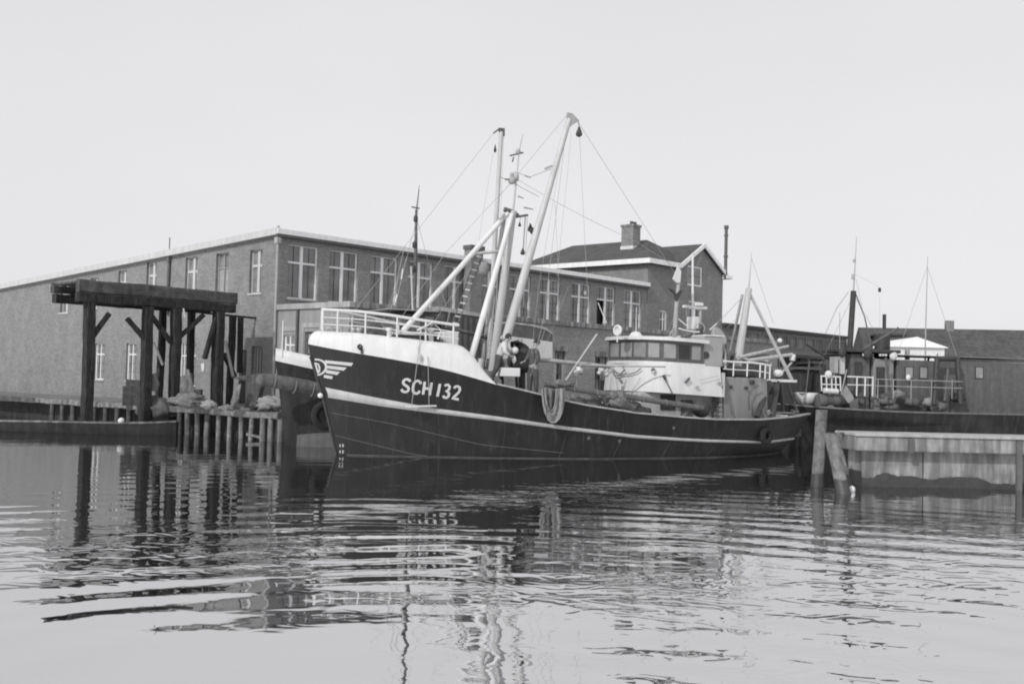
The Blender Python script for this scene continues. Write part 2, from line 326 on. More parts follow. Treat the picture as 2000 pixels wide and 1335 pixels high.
# ================================================================== FACTORY
fac = thing('factory_building', 'long two-storey brick factory with tall white-framed windows and flat white roof edge', 'building', CI.W(0, 0, 0), CI.rot)
ZT = 10.1; ZL = 6.3; TEND = 33.0
def wall_holes(mb, axis, fixed, thick, a0, a1, z0f, z1f, holes, inward):
    """wall in plane axis ('x' runs along local x at y=fixed; 'y' the other way) with rectangular openings"""
    xs = sorted(set([a0, a1]+[h[0] for h in holes]+[h[1] for h in holes]))
    def P(a, z, d): return (a, fixed+d*inward, z) if axis == 'x' else (fixed+d*inward, a, z)
    for xa, xb in zip(xs, xs[1:]):
        mid = (xa+xb)/2; hs = sorted([h for h in holes if h[0] <= mid <= h[1]], key=lambda h: h[2])
        za, zb = z0f(xa), z0f(xb); segs = []; cur = (za, zb)
        for h in hs: segs.append((cur, (h[2], h[2]))); cur = (h[3], h[3])
        segs.append((cur, (z1f(xa), z1f(xb))))
        for (l0, l1), (t0, t1) in segs:
            mb.add([P(xa, l0, 0), P(xb, l1, 0), P(xb, t1, 0), P(xa, t0, 0)], [(0, 1, 2, 3)])
    for h in holes:                               # reveals
        c = [(h[0], h[2]), (h[1], h[2]), (h[1], h[3]), (h[0], h[3])]
        for i in range(4):
            p, q = c[i], c[(i+1) % 4]; mb.add([P(p[0], p[1], 0), P(q[0], q[1], 0), P(q[0], q[1], thick), P(p[0], p[1], thick)], [(0, 1, 2, 3)])
def window(parent, axis, fixed, inward, a0, a1, z0, z1, recess=.12, mull=.55, trans=.33, mw=.17, fw=.065, tw=.10, bars=1, hb=0, glassm='pane_glass', frame_m='white_trim', sill=True, open_=None, curtain=None):
    def P(a, z, d): return Vector((a, fixed+d*inward, z)) if axis == 'x' else Vector((fixed+d*inward, a, z))
    def bx(mb, aa, ab, za, zb, d0, d1): mb.box(P(aa, za, d0), P(ab, zb, d1))
    f = MB(); r = recess
    bx(f, a0, a1, z1-fw, z1, r, r+.08); bx(f, a0, a1, z0, z0+fw, r, r+.08)
    bx(f, a0, a0+fw, z0+fw, z1-fw, r, r+.08); bx(f, a1-fw*1.4, a1, z0+fw, z1-fw, r, r+.08)
    fo = f.build('window', frame_m, parent)
    am = lerp(a0, a1, mull); zt = lerp(z1, z0, trans)
    if mw:
        q = MB(); bx(q, am-mw/2, am+mw/2, z0+fw, z1-fw, r-.03, r+.07); q.build('mullion', frame_m, fo)
    if tw:
        q = MB(); bx(q, a0+fw, am-mw/2-.001, zt-tw/2, zt+tw/2, r-.01, r+.06); bx(q, am+mw/2+.001, a1-fw*1.4, zt-tw/2, zt+tw/2, r-.01, r+.06); q.build('transom', frame_m, fo)
    cols = [(a0+fw, am-mw/2), (am+mw/2, a1-fw*1.4)] if mw else [(a0+fw, a1-fw*1.4)]
    rows = [(z0+fw, zt-tw/2), (zt+tw/2, z1-fw)] if tw else [(z0+fw, z1-fw)]
    def gbar(aa, ab, za, zb, d0, d1): g1 = MB(); bx(g1, aa, ab, za, zb, d0, d1); g1.build('glazing_bar', 'mid_steel', fo)
    for ci, (ca, cb) in enumerate(cols):
        for ri, (ra, rb) in enumerate(rows):
            if open_ == (ci, ri): continue
            p = MB(); bx(p, ca, cb, ra, rb, r+.05, r+.06); gm = glassm
            if curtain and (ci, ri) in curtain: gm = 'curtain'
            p.build('pane', gm if isinstance(gm, str) else random.choice(gm), fo)
            for i in range(1, bars+1):
                x = lerp(ca, cb, i/(bars+1)); gbar(x-.014, x+.014, ra, rb, r+.02, r+.05)
            for i in range(1, (hb if ri == 0 or len(rows) == 1 else max(hb-1, 0))+1):
                z = lerp(ra, rb, i/(hb+1)); gbar(ca, cb, z-.012, z+.012, r+.021, r+.048)
    if sill:
        q = MB(); bx(q, a0-.06, a1+.06, z0-.09, z0-.003, -.06, r+.05); q.build('sill', frame_m if sill == 2 else 'concrete_light', fo)
    return fo
def tpx(xp, y=0):                                 # distance along the front at photo column xp, plane y
    z = 8.; t = CI.S(xp, 540, y); return t.x
wins = [(561.6, 621, 590), (642.6, 699, 669.6), (723.6, 776.5, 748), (797, 845.6, 820), (867.6, 914, 890), (936, 975, 957), (996, 1037.5, 1018), (1055, 1094.7, 1074), (1116, 1154, 1134), (1167, 1202.5, 1185), (1219, 1254, 1236)]
holes = []; wspec = []
for x0, x1, xm in wins:
    a, b, c = tpx(x0), tpx(x1), tpx(xm); holes.append((a, b, 6.68, 9.47)); wspec.append((a, b, (c-a)/(b-a)))
fw_ = MB(); wall_holes(fw_, 'x', 0, .3, 0, TEND, lambda x: ZL-.2, lambda x: ZT-.1, holes, 1)
fw_.add([(TEND, 0, ZL-.2), (TEND, 12, ZL-.2), (TEND, 12, ZT-.1), (TEND, 0, ZT-.1)], [(0, 1, 2, 3)])
fw_.build('wall', 'brick_front', fac)
for i, (a, b, c) in enumerate(wspec):
    window(fac, 'x', 0, 1, a, b, 6.68, 9.47, mull=c, bars=1, hb=(2 if i > 5 else 0), open_=(0, 0) if i == 9 else None,
           glassm=['pane_glass', 'pane_glass', 'pane_grey'] if i > 1 else 'pane_glass', curtain=[None, None, [(0, 1)], None, [(1, 0)], None, [(1, 1)], None, [(1, 1)], None, [(0, 0)]][i])
# the hopper of the tenth window hangs open
a, b, c = wspec[9]
o = MB().bar((a+.08, -.5, 6.9), (lerp(a, b, c)-.05, .1, 6.85), .05, .06); o.bar((a+.1, -.02, 8.3), (a+.55, -.45, 6.9), .05, .05).build('open_sash', 'white_trim', fac)
MB().box((a, .5, 6.7), (b, .52, 9.4)).build('room_shade_sheet', 'dark_steel', fac)  # dark sheet standing in for the unlit room behind the open sash
# lamp seen in a window, shape left to the glass
MB().ball((wspec[8][1]-.5, .09, 8.85), .17, 12, (1, .25, 1)).build('lamp_globe', 'glass_globe', fac)
# left face
ZB = lambda y: ZT-.052*y
lh = []
def spx(xp, yp=540): return CI.SU(xp, yp, 0).y
lw = [(487, 511, 6.95, 9.2), (421, 446, 6.95, 9.2), (361.5, 385, 6.95, 9.15), (286, 305, 6.95, 9.1), (231, 248, 6.85, 8.75), (177, 193, 6.6, 8.45), (120, 136, 6.4, 8.2)]
for x0, x1, z0, z1 in lw: lh.append((spx(x1), spx(x0), z0, z1))
low = [(496, 517, 1.3, 4.2), (473, 487, 1.2, 4.0), (372, 388, 2.0, 4.4), (355, 370, 2.0, 4.4), (252, 272, 2.2, 4.4), (190, 210, 2.2, 4.4)]
for x0, x1, z0, z1 in low: lh.append((spx(x1), spx(x0), z0, z1))
l_ = MB(); wall_holes(l_, 'y', 0, .3, 0, 46, lambda y: 0.9, lambda y: ZB(y)-.1, lh, 1); l_.build('wall', 'brick_side', fac)
for i, (y0, y1, z0, z1) in enumerate(lh[:len(lw)]):
    if i == 1: window(fac, 'y', 0, 1, y0, y1, z0, z1, .16, .5, .35, .05, .05, .05, 0, glassm='pane_glass', frame_m='spar_grey', curtain=[(0, 0), (1, 0)])
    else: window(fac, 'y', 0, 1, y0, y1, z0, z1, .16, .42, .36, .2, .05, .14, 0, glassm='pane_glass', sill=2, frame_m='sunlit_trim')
for i, (y0, y1, z0, z1) in enumerate(lh[len(lw):]):
    if i < 2:
        d = MB().box((.15, y0, z0), (.2, y1, z1)).build('door', 'grey_casing' if i == 0 else 'dark_steel', fac)
        for kx in range(1, 4):
            yy = lerp(y0, y1, kx/4); MB().box((.12, yy-.02, z0+.1), (.148, yy+.02, z1-.1)).build('door_batten', 'mid_steel', d)
    else: window(fac, 'y', 0, 1, y0, y1, z0, z1, .14, .5, .3, .06, .06, .06, 1, 2, glassm='pane_glass')
# roof and white edge boards
rf = MB(); rf.add([(-.25, -.25, ZT+.02), (TEND, -.25, ZT+.02), (TEND, 12, ZB(12)+.02), (TEND, 46, ZB(46)), (-.25, 46, ZB(46))], [(0, 1, 2, 4)])
rf.build('roof', 'roof_felt', fac)
e = MB().box((-.28, -.3, ZT-.22), (TEND, -.02, ZT+.06)); e.build('fascia', 'white_trim', fac, .02)
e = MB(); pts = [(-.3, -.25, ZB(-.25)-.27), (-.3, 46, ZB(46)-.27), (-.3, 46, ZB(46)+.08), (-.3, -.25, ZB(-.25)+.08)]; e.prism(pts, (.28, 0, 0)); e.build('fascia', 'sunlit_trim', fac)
e = MB().box((-.24, -.26, ZT-.36), (TEND, -.03, ZT-.223)); e.build('soffit', 'mid_steel', fac)
# drain pipes
dp = MB().tube([(-.12, -.12, ZT+.2), (-.12, -.12, 8.2), (-.12, -.12, 1.2)], .07, 8); dp.box((-.25, -.25, ZT-.7), (.0, -.0, ZT-.4)); dp.build('drain_pipe', 'concrete_light', fac)
yy = spx(332); dq = MB().tube([(-.1, yy, ZB(yy)-.25), (-.1, yy, 6)], .09, 8); dq.box((-.2, yy-.12, ZB(yy)-.6), (0, yy+.12, ZB(yy)-.2)); dq.tube([(-.1, yy, ZB(yy)), (-.1, yy, ZB(yy)+.8)], .03).build('drain_pipe', 'mid_steel', fac)
# chimney shaft on the front
t0, t1 = tpx(916, -.5), tpx(940, -.5)
c_ = MB().box((t0, -.62, ZL), (t1, -.05, 10.65)).build('chimney_shaft', 'brick_side', fac, .02)
MB().box((t0-.06, -.7, 10.55), (t1+.06, 0, 10.8)).build('chimney_cap', 'mid_steel', c_)
# roof lights
# lower storey (annex): plane y = -5.7, light plastered flank in the plane of the left face
YA = -5.7
ann = []
def apx(xp, yp=690): return CI.S(xp, yp, YA).x
alist = [(1084, 1105, 1.7, 4.55), (1163, 1187, 1.2, 4.35), (1010, 1030, 1.7, 4.5), (1222, 1240, 1.7, 4.4), (760, 785, 1.7, 4.5), (810, 835, 1.7, 4.5)]
for x0, x1, z0, z1 in alist: ann.append((apx(x0), apx(x1), z0, z1))
am_ = MB(); wall_holes(am_, 'x', YA, .3, 0, 42, lambda x: .9, lambda x: ZL-.28, ann, 1); am_.build('annex_wall', 'brick_front', fac)
for i, (a, b, z0, z1) in enumerate(ann):
    window(fac, 'x', YA, 1, a, b, z0, z1, .12, .5, .45, .07, .06, .07, 1, 1, glassm=['pane_glass', 'pane_dark'], frame_m='mid_steel', sill=True)
    MB().box((a-.15, YA-.03, z1+.02), (b+.15, YA+.1, z1+.3)).build('lintel', 'concrete', fac)
fh = []
for x0, x1, z0, z1 in [(553, 575, 3.5, 4.75), (594, 622, 2.2, 4.9), (640, 662, 2.2, 4.8)]:
    fh.append((CI.SU(x1, 690, 0).y, CI.SU(x0, 690, 0).y, z0, z1))
fh = [(min(h[0], h[1]), max(h[0], h[1]), h[2], h[3]) for h in fh]
am2 = MB(); wall_holes(am2, 'y', 0, .3, YA, .0, lambda y: .9, lambda y: ZL-.25, fh, 1); am2.build('annex_flank', 'plaster', fac)
for i, (a, b, z0, z1) in enumerate(fh):
    fo = window(fac, 'y', 0, 1, a, b, z0, z1, .1, .5, .4, .07, .07, .07, 0, 1, glassm=['pane_glass', 'pane_grey'], frame_m='mid_steel' if i else 'white_trim')
    s_ = MB(); s_.box((-.04, a-.22, z0), (-.004, a-.05, z1+.2)); s_.box((-.04, b+.05, z0), (-.004, b+.22, z1+.2)); s_.box((-.04, a-.22, z1+.2), (-.004, b+.22, z1+.42)); s_.build('surround', 'concrete_light', fac)
MB().tube([(-.1, CI.SU(583, 640, 0).y, 6.0), (-.1, CI.SU(583, 640, 0).y, 1.2)], .07).build('drain_pipe', 'mid_steel', fac)
pr = MB(); pr.box((-.12, YA-.14, ZL-.28), (.25, -.02, ZL)); pr.build('annex_parapet', 'concrete_light', fac, .02)
pr = MB(); pr.box((.252, YA-.14, ZL-.28), (42, YA+.2, ZL)); pr.build('annex_parapet', 'concrete', fac, .02)
MB().box((.26, YA+.21, ZL-.15), (42, -.01, ZL-.05)).build('annex_roof', 'roof_felt', fac)
MB().box((42, YA, .9), (42.3, 0, ZL)).build('annex_wall', 'brick_front', fac)
MB().box((.5, .9, .9), (.55, 14, 9.2)).build('room_shade_sheet', 'dark_steel', fac); MB().box((.5, 14.1, .9), (.55, 32, 8.25)).build('room_shade_sheet', 'dark_steel', fac)  # dark sheets, interior shade put in as colour behind the left windows
MB().box((.6, 1.2, .9), (TEND, 1.25, 9.4)).build('room_shade_sheet', 'dark_steel', fac)  # likewise a dark sheet for the shade behind the front windows

# ================================================================== TALL HOUSE with hip roof and gabled wing
hs = thing('brick_house', 'tall brick house with tiled hip roof, big chimney and white-edged gable', 'building', CI.W(TEND, 0, 0), CI.rot)
EZ = 11.6; T1 = 37.0-TEND; T2 = 43.6-TEND
hb_ = MB()
hw_holes = []
def hpx(xp, yp=600): return CI.S(xp, yp, -.04).x-TEND
hw_ = [(1342, 1371, 10.45, 12.0, ), (1345, 1371, 7.6, 9.3), (1289, 1303, 6.35, 8.3)]
for x0, x1, z0, z1 in hw_: hw_holes.append((hpx(x0), hpx(x1), z0, z1))
zroof = lambda x: EZ if x < T1 else (EZ+.1+ (13.55-EZ-.1)*(1-abs((x-(T1+T2)/2)/((T2-T1)/2))))
xs_h = hw_holes
def wall_gable(mb):
    pts_extra = [(T1+T2)/2, T1, T1-.001]
    hol = hw_holes
    xs = sorted(set([0, T2]+pts_extra+[h[0] for h in hol]+[h[1] for h in hol]))
    for xa, xb in zip(xs, xs[1:]):
        mid = (xa+xb)/2; hh = sorted([h for h in hol if h[0] <= mid <= h[1]], key=lambda h: h[2])
        cur = .9
        za = EZ if mid < T1 else zroof(max(xa, T1)); zb = EZ if mid < T1 else zroof(xb)
        for h in hh: mb.add([(xa, -.04, cur), (xb, -.04, cur), (xb, -.04, h[2]), (xa, -.04, h[2])], [(0, 1, 2, 3)]); cur = h[3]
        mb.add([(xa, -.04, cur), (xb, -.04, cur), (xb, -.04, zb), (xa, -.04, za)], [(0, 1, 2, 3)])
    for h in hol:
        c = [(h[0], h[2]), (h[1], h[2]), (h[1], h[3]), (h[0], h[3])]
        for i in range(4):
            p, q = c[i], c[(i+1) % 4]; mb.add([(p[0], -.04, p[1]), (q[0], -.04, q[1]), (q[0], .2, q[1]), (p[0], .2, p[1])], [(0, 1, 2, 3)])
wall_gable(hb_)
hb_.add([(0, -.04, .9), (0, 13, .9), (0, 13, EZ), (0, -.04, EZ)], [(0, 1, 2, 3)])
hb_.add([(T2, -.04, .9), (T2, 13, .9), (T2, 13, EZ), (T2, -.04, EZ)], [(0, 1, 2, 3)])
hb_.add([(0, 13, .9), (T2, 13, .9), (T2, 13, EZ), (0, 13, EZ)], [(0, 1, 2, 3)])
hb_.build('wall', 'brick_house', hs)
for i, h in enumerate(hw_holes): window(hs, 'x', -.04, 1, h[0], h[1], h[2], h[3], .07, .5, .35, 0 if i == 0 else .08, .13, 0 if i == 0 else .08, 1, 1, glassm='pane_glass', sill=i != 0)
MB().box((.4, .8, .9), (T2-.3, .85, EZ)).build('room_shade_sheet', 'dark_steel', hs)  # dark sheet painting the shade inside the house
# roof: hip (ridge along local y) and cross gable
RZ = 14.05; rx = 4.5
A = (-.5, -.5, EZ+.32); B = (T2+.3, -.5+1.2, EZ+.32); Cc = (T2+.3, 13.2, EZ+.32); D = (-.5, 12.6, EZ+.32)
R0 = (rx, 3.2, RZ); R1 = (rx, 10.6, RZ)
r_ = MB(); r_.add([A, B, Cc, D, R0, R1], [(0, 1, 4), (1, 2, 5, 4), (2, 3, 5), (3, 0, 4, 5)]); r_.build('roof', 'roof_tiles', hs)
gm = (T1+T2)/2; G0 = 13.82
r2 = MB(); r2.add([(T1-.35, -.32, EZ+.12), (gm, -.32, G0), (T2+.35, -.32, EZ+.12), (T1-.35, 6, EZ+.12), (gm, 6, G0), (T2+.35, 6, EZ+.12)], [(0, 1, 4, 3), (1, 2, 5, 4)]); r2.build('gable_roof', 'roof_tiles', hs)
for (xa, xb, za, zb) in [(T1-.4, gm, EZ+.05, G0), (gm, T2+.4, G0, EZ+.05)]:
    b_ = MB(); b_.prism([(xa, -.38, za-.28), (xb, -.38, zb-.28), (xb, -.38, zb+.06), (xa, -.38, za+.06)], (0, .12, 0)); b_.build('bargeboard', 'white_trim', hs)
MB().box((T2-.1, -.5, EZ-.22), (T2+.75, .3, EZ+.02)).build('gutter_end', 'white_trim', hs)
f_ = MB(); f_.box((-.55, -.55, EZ-.02), (T1-.36, -.25, EZ+.34)); f_.build('eaves_board', 'white_trim', hs)
f_ = MB(); f_.box((-.55, -.249, EZ-.02), (-.25, 12.6, EZ+.34)); f_.build('eaves_board', 'white_trim', hs)
f_ = MB(); f_.add([(-.5, -.5, EZ-.03), (T1, -.5, EZ-.03), (T1, -.03, EZ-.03), (-.001, -.03, EZ-.03), (-.001, 12.5, EZ-.03), (-.5, 12.5, EZ-.03)], [(0, 1, 2, 3), (0, 3, 4, 5)]); f_.build('soffit', 'mid_steel', hs)
cw = CI.L(Pd(1232, 470, 85.2)); cx, cy = cw.x-TEND, cw.y
ch = MB().box((cx-.5, cy-.55, 12.6), (cx+.5, cy+.55, 15.0)).build('chimney', 'brick_side', hs, .02)
MB().box((cx-.54, cy-.59, 12.4), (cx+.54, cy+.59, 13.35)).build('chimney_base', 'white_worn', ch)
MB().box((cx-.56, cy-.61, 14.85), (cx+.56, cy+.61, 15.02)).build('chimney_cap', 'concrete', ch)
for i in range(4):
    MB().lathe((cx-.33+.22*i, cy-.2, 15.02), [(.09, 0), (.075, .26)], 10).build('chimney_pot', 'mid_steel', ch)
fl = MB().tube([(T2-.05, -.3, 11.4), (T2-.05, -.3, 15.5)], .13, 10); fl.lathe((T2-.05, -.3, 15.4), [(.19, 0), (.19, .25)], 10); fl.lathe((T2-.05, -.3, 13.1), [(.18, 0), (.18, .14)], 10); fl.lathe((T2-.05, -.3, 14.8), [(.17, 0), (.17, .12)], 10)
fl.build('flue_pipe', 'mid_steel', hs)

# ================================================================== LOW LONG BUILDING and quay sheds to the right
lb = thing('long_warehouse', 'long low warehouse with a band of small windows right of the tall gabled house', 'building', CI.W(T2+TEND, 0, 0), CI.rot)
LE = 23.2
hl = []; x = 3.0
while x < LE-1.2: hl.append((x, x+1.35, 6.15, 7.25)); x += 1.72
q = MB(); wall_holes(q, 'x', 0, .2, 0, LE, lambda x: .9, lambda x: 7.6, hl, 1); q.add([(LE, 0, .9), (LE, 12, .9), (LE, 12, 7.6), (LE, 0, 7.6)], [(0, 1, 2, 3)]); q.build('wall', 'brick_far', lb)
for h in hl: window(lb, 'x', 0, 1, *h, .1, .5, .3, 0, .05, 0, 3, 0, glassm=['pane_grey', 'pane_glass'], frame_m='spar_grey', sill=False)
MB().box((.05, -.25, 7.6), (LE+.2, 12, 7.85)).build('roof', 'roof_felt', lb)
cn = MB(); cn.prism([(0, -.05, 6.0), (0, -4.5, 5.2), (0, -4.5, 5.45), (0, -.05, 6.25)], (LE+1.5, 0, 0)); cn.build('canopy', 'roof_felt', lb)
for i in range(7):
    MB().box((1+i*3.9, -4.4, 1.1), (1.25+i*3.9, -4.2, 5.2)).build('canopy_post', 'tar_timber', lb)
for i in range(5):
    MB().box((2+i*4.6, -.12, 1.2), (4.4+i*4.6, -.01, 4.2)).build('door', 'dark_steel', lb)
MB().box((.1, .5, .9), (LE, .55, 7.4)).build('room_shade_sheet', 'dark_steel', lb)  # dark sheet in place of the unlit warehouse interior

fr = Frame(CI.W(76, 4).xy, (.93, .37))
o0 = fr.L(Pd(1696, 640, 118)); 
fb = thing('gable_warehouse', 'far brick warehouse with dark tiled roof and a dormer at the right', 'building', Pd(1696, 740, 118)*Vector((1, 1, 0)), R_(-8))
MB().box((0, 0, .9), (34, 10, 6.4)).build('wall', 'brick_far', fb)
rr = MB(); rr.add([(-.3, -.4, 6.3), (34, -.4, 6.3), (34, 5, 9.7), (-.3, 5, 9.7), (-.3, 10.4, 6.3), (34, 10.4, 6.3)], [(0, 1, 2, 3), (3, 2, 5, 4), (0, 3, 4)]); rr.build('roof', 'roof_tiles', fb)
dm = MB().box((.9, -.3, 6.3), (3.6, 3, 8.6)).build('dormer', 'mid_steel', fb)
MB().box((1.2, -.36, 6.7), (2.2, -.31, 8.2)).build('window', 'pane_grey', fb)
MB().box((.6, -.6, 8.6), (3.9, 3.4, 8.8)).build('dormer_roof', 'roof_felt', fb)
MB().tube([(2.5, 5, 9.4), (2.5, 5, 11.2)], .2, 10).build('chimney', 'dark_steel', fb)
MB().box((9, 4.5, 9.3), (9.8, 5.4, 10.6)).build('chimney', 'brick_far', fb); MB().box((26, 4.5, 9.3), (27, 5.4, 10.9)).build('chimney', 'brick_far', fb)
sh = thing('white_shed', 'low white shed with a pale pitched roof in front of the far warehouse', 'shed', Pd(1738, 740, 96)*Vector((1, 1, 0)), R_(-4))
MB().box((0, 0, 1), (4.6, 8, 6.6)).build('wall', 'white_worn', sh)
q = MB(); q.add([(-.3, -.3, 6.55), (2.2, -.3, 7.45), (4.9, -.3, 6.55), (-.3, 8.3, 6.55), (2.2, 8.3, 7.45), (4.9, 8.3, 6.55)], [(0, 1, 4, 3), (1, 2, 5, 4), (0, 2, 1), (3, 4, 5)]); q.build('roof', 'white_trim', sh)
MB().box((1.2, -.05, 1), (3.4, .0, 3.6)).build('door', 'mid_steel', sh)

# ================================================================== TIMBER GANTRY (left) and jetty
ga = thing('timber_gantry', 'dark heavy timber loading gantry over the water in front of the factory side', 'gantry', CI.W(0, 0, 0), CI.rot)
GY = -.4
def gpx(xp, yp=600, y=GY): return CI.S(xp, yp, y)
gl0, gl1 = gpx(150, 600).x, gpx(460, 600).x
bt = gpx(350, 562).z; bb = gpx(350, 603).z
MB().rough((gl0, GY, (bb+.42+bt)/2), (gl1, GY, (bb+.42+bt)/2), .34, bt-bb-.42, .025).build('deck_beam', 'old_timber', ga)
for i in range(int((gl1-gl0)/.42)):
    MB().rough((gl0+.2+i*.42, GY+.18, bt-.12), (gl0+.2+i*.42, GY+2.5, bt-.12), .36, .1, .012, 4, i).build('deck_plank', 'old_timber', ga)
MB().rough((gl0, GY+2.3, (bb+.42+bt)/2-.1), (gl1, GY+2.3, (bb+.42+bt)/2-.1), .3, bt-bb-.65, .025).build('deck_beam', 'old_timber', ga)
MB().rough((gl0, GY, bb+.2), (gl1-.1, GY, bb+.2), .42, .41, .03).build('cross_beam', 'tar_timber', ga)
MB().rough((gl0, GY+2.1, bb+.2), (gl1-.1, GY+2.1, bb+.2), .38, .41, .03).build('cross_beam', 'tar_timber', ga)
for xp, wd in [(286, .42), (341, .44), (424, .56), (172, .42)]:
    p = gpx(xp, 700); MB().rough((p.x+.06, GY, -.8 if p.x < -6 else GZ-.1), (p.x, GY, bb), wd, .42, .035).build('post', 'tar_timber', ga)
for xp, wd in [(315, .28), (372, .3), (452, .26)]:
    p = gpx(xp, 700, GY+2.1); MB().rough((p.x-.05, GY+2.1, GZ-.1), (p.x, GY+2.1, bb), wd, .3, .03).build('post', 'tar_timber', ga)
for (a, b) in [((247, 622), (283, 664)), ((292, 612), (333, 668)), ((345, 662), (396, 615)), ((212, 612), (180, 656)), ((436, 690), (458, 735)), ((420, 620), (398, 700))]:
    p, q = gpx(*a), gpx(*b); MB().rough((p.x, GY-.05, p.z), (q.x, GY-.05, q.z), .2, .2, .02).build('brace', 'tar_timber', ga)
p, q = gpx(400, 611, GY+2.1), gpx(528, 624, GY+2.1); MB().bar(p, q, .1, .1).build('brace', 'tar_timber', ga); p, q = gpx(470, 620, GY+2.1), gpx(468, 728, GY+2.1); MB().bar(p, q, .22, .22).build('post', 'tar_timber', ga)
p, q = gpx(300, 668, GY+1.2), gpx(318, 712, GY+1.2); MB().bar(p, q, .05, .1).build('batten', 'white_worn', ga)
p, q = gpx(358, 602, GY-.3), gpx(362, 620, GY-.3); MB().bar(p, q, .06, .05).build('batten', 'white_worn', ga)
# jetty: line t=-6 along the left
jt = thing('wooden_jetty', 'low timber jetty on a row of worn piles under the factory side', 'jetty', CI.W(-6, -8, 0), CI.rot)
JL = 8.2
MB().rough((-.25, -1.0, 1.06), (-.25, JL+12, 1.06), .4, .26, .03).build('deck_edge', 'grey_timber', jt)
MB().rough((-.25, JL+12.02, 1.05), (-.25, JL+24, 1.05), .4, .26, .03).build('deck_edge', 'old_timber', jt)
for i in range(64):
    MB().box((-.02, -1.0+i*.52, 1.12), (1.7, -1.0+i*.52+.49, 1.19)).build('deck_plank', 'grey_timber', jt)
for i, xp in enumerate([366, 385, 405, 427, 449, 471, 492, 514, 529, 548]):
    y = Frame(CI.W(-6, -8).xy, CI.a).SU(xp, 830, -.3).y
    p = MB().tube([(-.28+random.uniform(-.05, .05), y+random.uniform(-.08, .08), -1), (-.3, y, .92)], .11+.03*random.random(), 9); p.build('pile', 'grey_timber', jt)
for i in range(12): MB().tube([(-.28, 6.4+i*1.1, -1), (-.3, 6.4+i*1.1, .92)], .13, 9).build('pile', 'old_timber', jt)
MB().box((.55, -1, -1), (.6, JL+20, .9)).build('back_boards', 'tar_timber', jt)
y = Frame(CI.W(-6, -8).xy, CI.a).SU(490, 842, -.5).y
MB().bar((-.42, y+.4, .22), (-.42, y-.6, .14), .06, .1).build('waling', 'grey_timber', jt)

# ================================================================== SHIPS
class Hull:
    def __init__(s, F_, L, bw, stem, stern, beam_wl, beam_rail, p_wl=1.9, p_rail=3.0):
        s.F = F_; s.L = L; s.stem = stem; s.stern = stern; s.bwl = beam_wl; s.brl = beam_rail; s.pw = p_wl; s.pr = p_rail; s.zr = None
    def us(s, z): return interp(s.stern, z)
    def ub(s, z): return interp(s.stem, z)
    def B(s, u, z):
        a, b = s.us(z), s.ub(z); w = (u-a)/(b-a)
        if w <= 0 or w >= 1: return 0.0
        k = max(0, min(1, z/2.2)); bm = lerp(s.bwl, s.brl, k)*(1 if z >= 0 else max(.3, 1+z*.35))
        sh = 1.0; ws = lerp(.42, .24, k); wb = lerp(.50, .40, k)
        if w < ws: sh = (1-((ws-w)/ws)**2.3)**lerp(.95, .55, k)
        if w > wb: sh = 1-((w-wb)/(1-wb))**lerp(s.pw, s.pr, max(0, min(1, z/3.2)))
        return bm*sh
    def plan(s, w, z): a, b = s.us(z), s.ub(z); u = a+(b-a)*w; return u, s.B(u, z)
    def rail(s, w):                              # point on the rail at station w
        z = 2.0
        for _ in range(6):
            u, v = s.plan(w, z); z = s.zr(u, v, z)
        u, v = s.plan(w, z); return u, v, z
    def body(s, N=70, K=16, zb=-.9, z_of=None):
        ws = [0.5-0.5*math.cos(math.pi*i/N) for i in range(N+1)]; m_ = MB()
        for side in (1, -1):
            rows = []
            for w in ws:
                zr = s.rail(w)[2]; row = []
                for k in range(K+1):
                    z = lerp(zb, zr, (k/K)); u, v = s.plan(w, z); row.append((u, side*v, z))
                rows.append(row)
            m_.grid(rows)
        return m_
    def strip(s, tab_top, tab_bot, off, n=60, w0=.0, w1=1., zs=1.4, K=3):   # painted or raised band between two sighted lines
        rows = []
        for i in range(n+1):
            w = lerp(w0, w1, i/n); pts = []
            zz = []
            for tab in (tab_bot, tab_top):
                z = zs
                for _ in range(6):
                    u, v = s.plan(w, z); z = s.F.zat(u, v, tab, z)
                zz.append(z)
            for k in range(K+1):
                z = lerp(zz[0], zz[1], k/K); u, v = s.plan(w, z); o = off*(1 if 0 < k < K else 0)
                pts.append((u, v+off if off < .03 else v+o+.004, z))
            rows.append(pts)
        return rows
    def hit(s, x, y):                            # ray meets the port side of the hull
        v = 2.5
        for _ in range(25):
            p = s.F.S(x, y, v); v = lerp(v, s.B(p.x, p.z), .6)
        return s.F.S(x, y, v)

STERN = (11.0, 46.7); AX = (-.903, -.430)
F1 = Frame(STERN, AX)
stem = []
for x, y in [(658, 893), (655, 880), (644, 830), (630, 771), (619, 735), (607, 699), (602, 673), (598, 655)]:
    p = F1.S(x, y, 0); stem.append((p.z, p.x))
stem[0] = (-1.0, stem[1][1]-.35)
stem.sort()
L1 = stem[1][1]
stern = [(-1, .9), (0, -.5), (.5, -1.1), (.85, -1.42), (1.7, -1.75), (3, -1.95)]
H1 = Hull(F1, L1, 0, stem, stern, 2.75, 3.1, 1.75, 2.9)
RAIL = [(598, 670), (603, 672), (650, 681), (700, 690), (760, 700), (820, 711), (880, 725), (930, 739), (970, 751), (1010, 760), (1050, 770), (1105, 783.6), (1150, 793), (1217, 803), (1240, 807), (1330, 815), (1400, 820), (1487, 820), (1555, 814), (1574, 810), (1600, 806)]
H1.zr = lambda u, v, z: F1.zat(u, v, RAIL, z)
ship = thing('fishing_trawler', 'black-hulled fishing trawler lettered SCH 132 with white whaleback bow, nearest in the harbour', 'trawler', (STERN[0], STERN[1], 0), F1.rot)
H1.body().build('hull', 'hull_black', ship, merge=True)
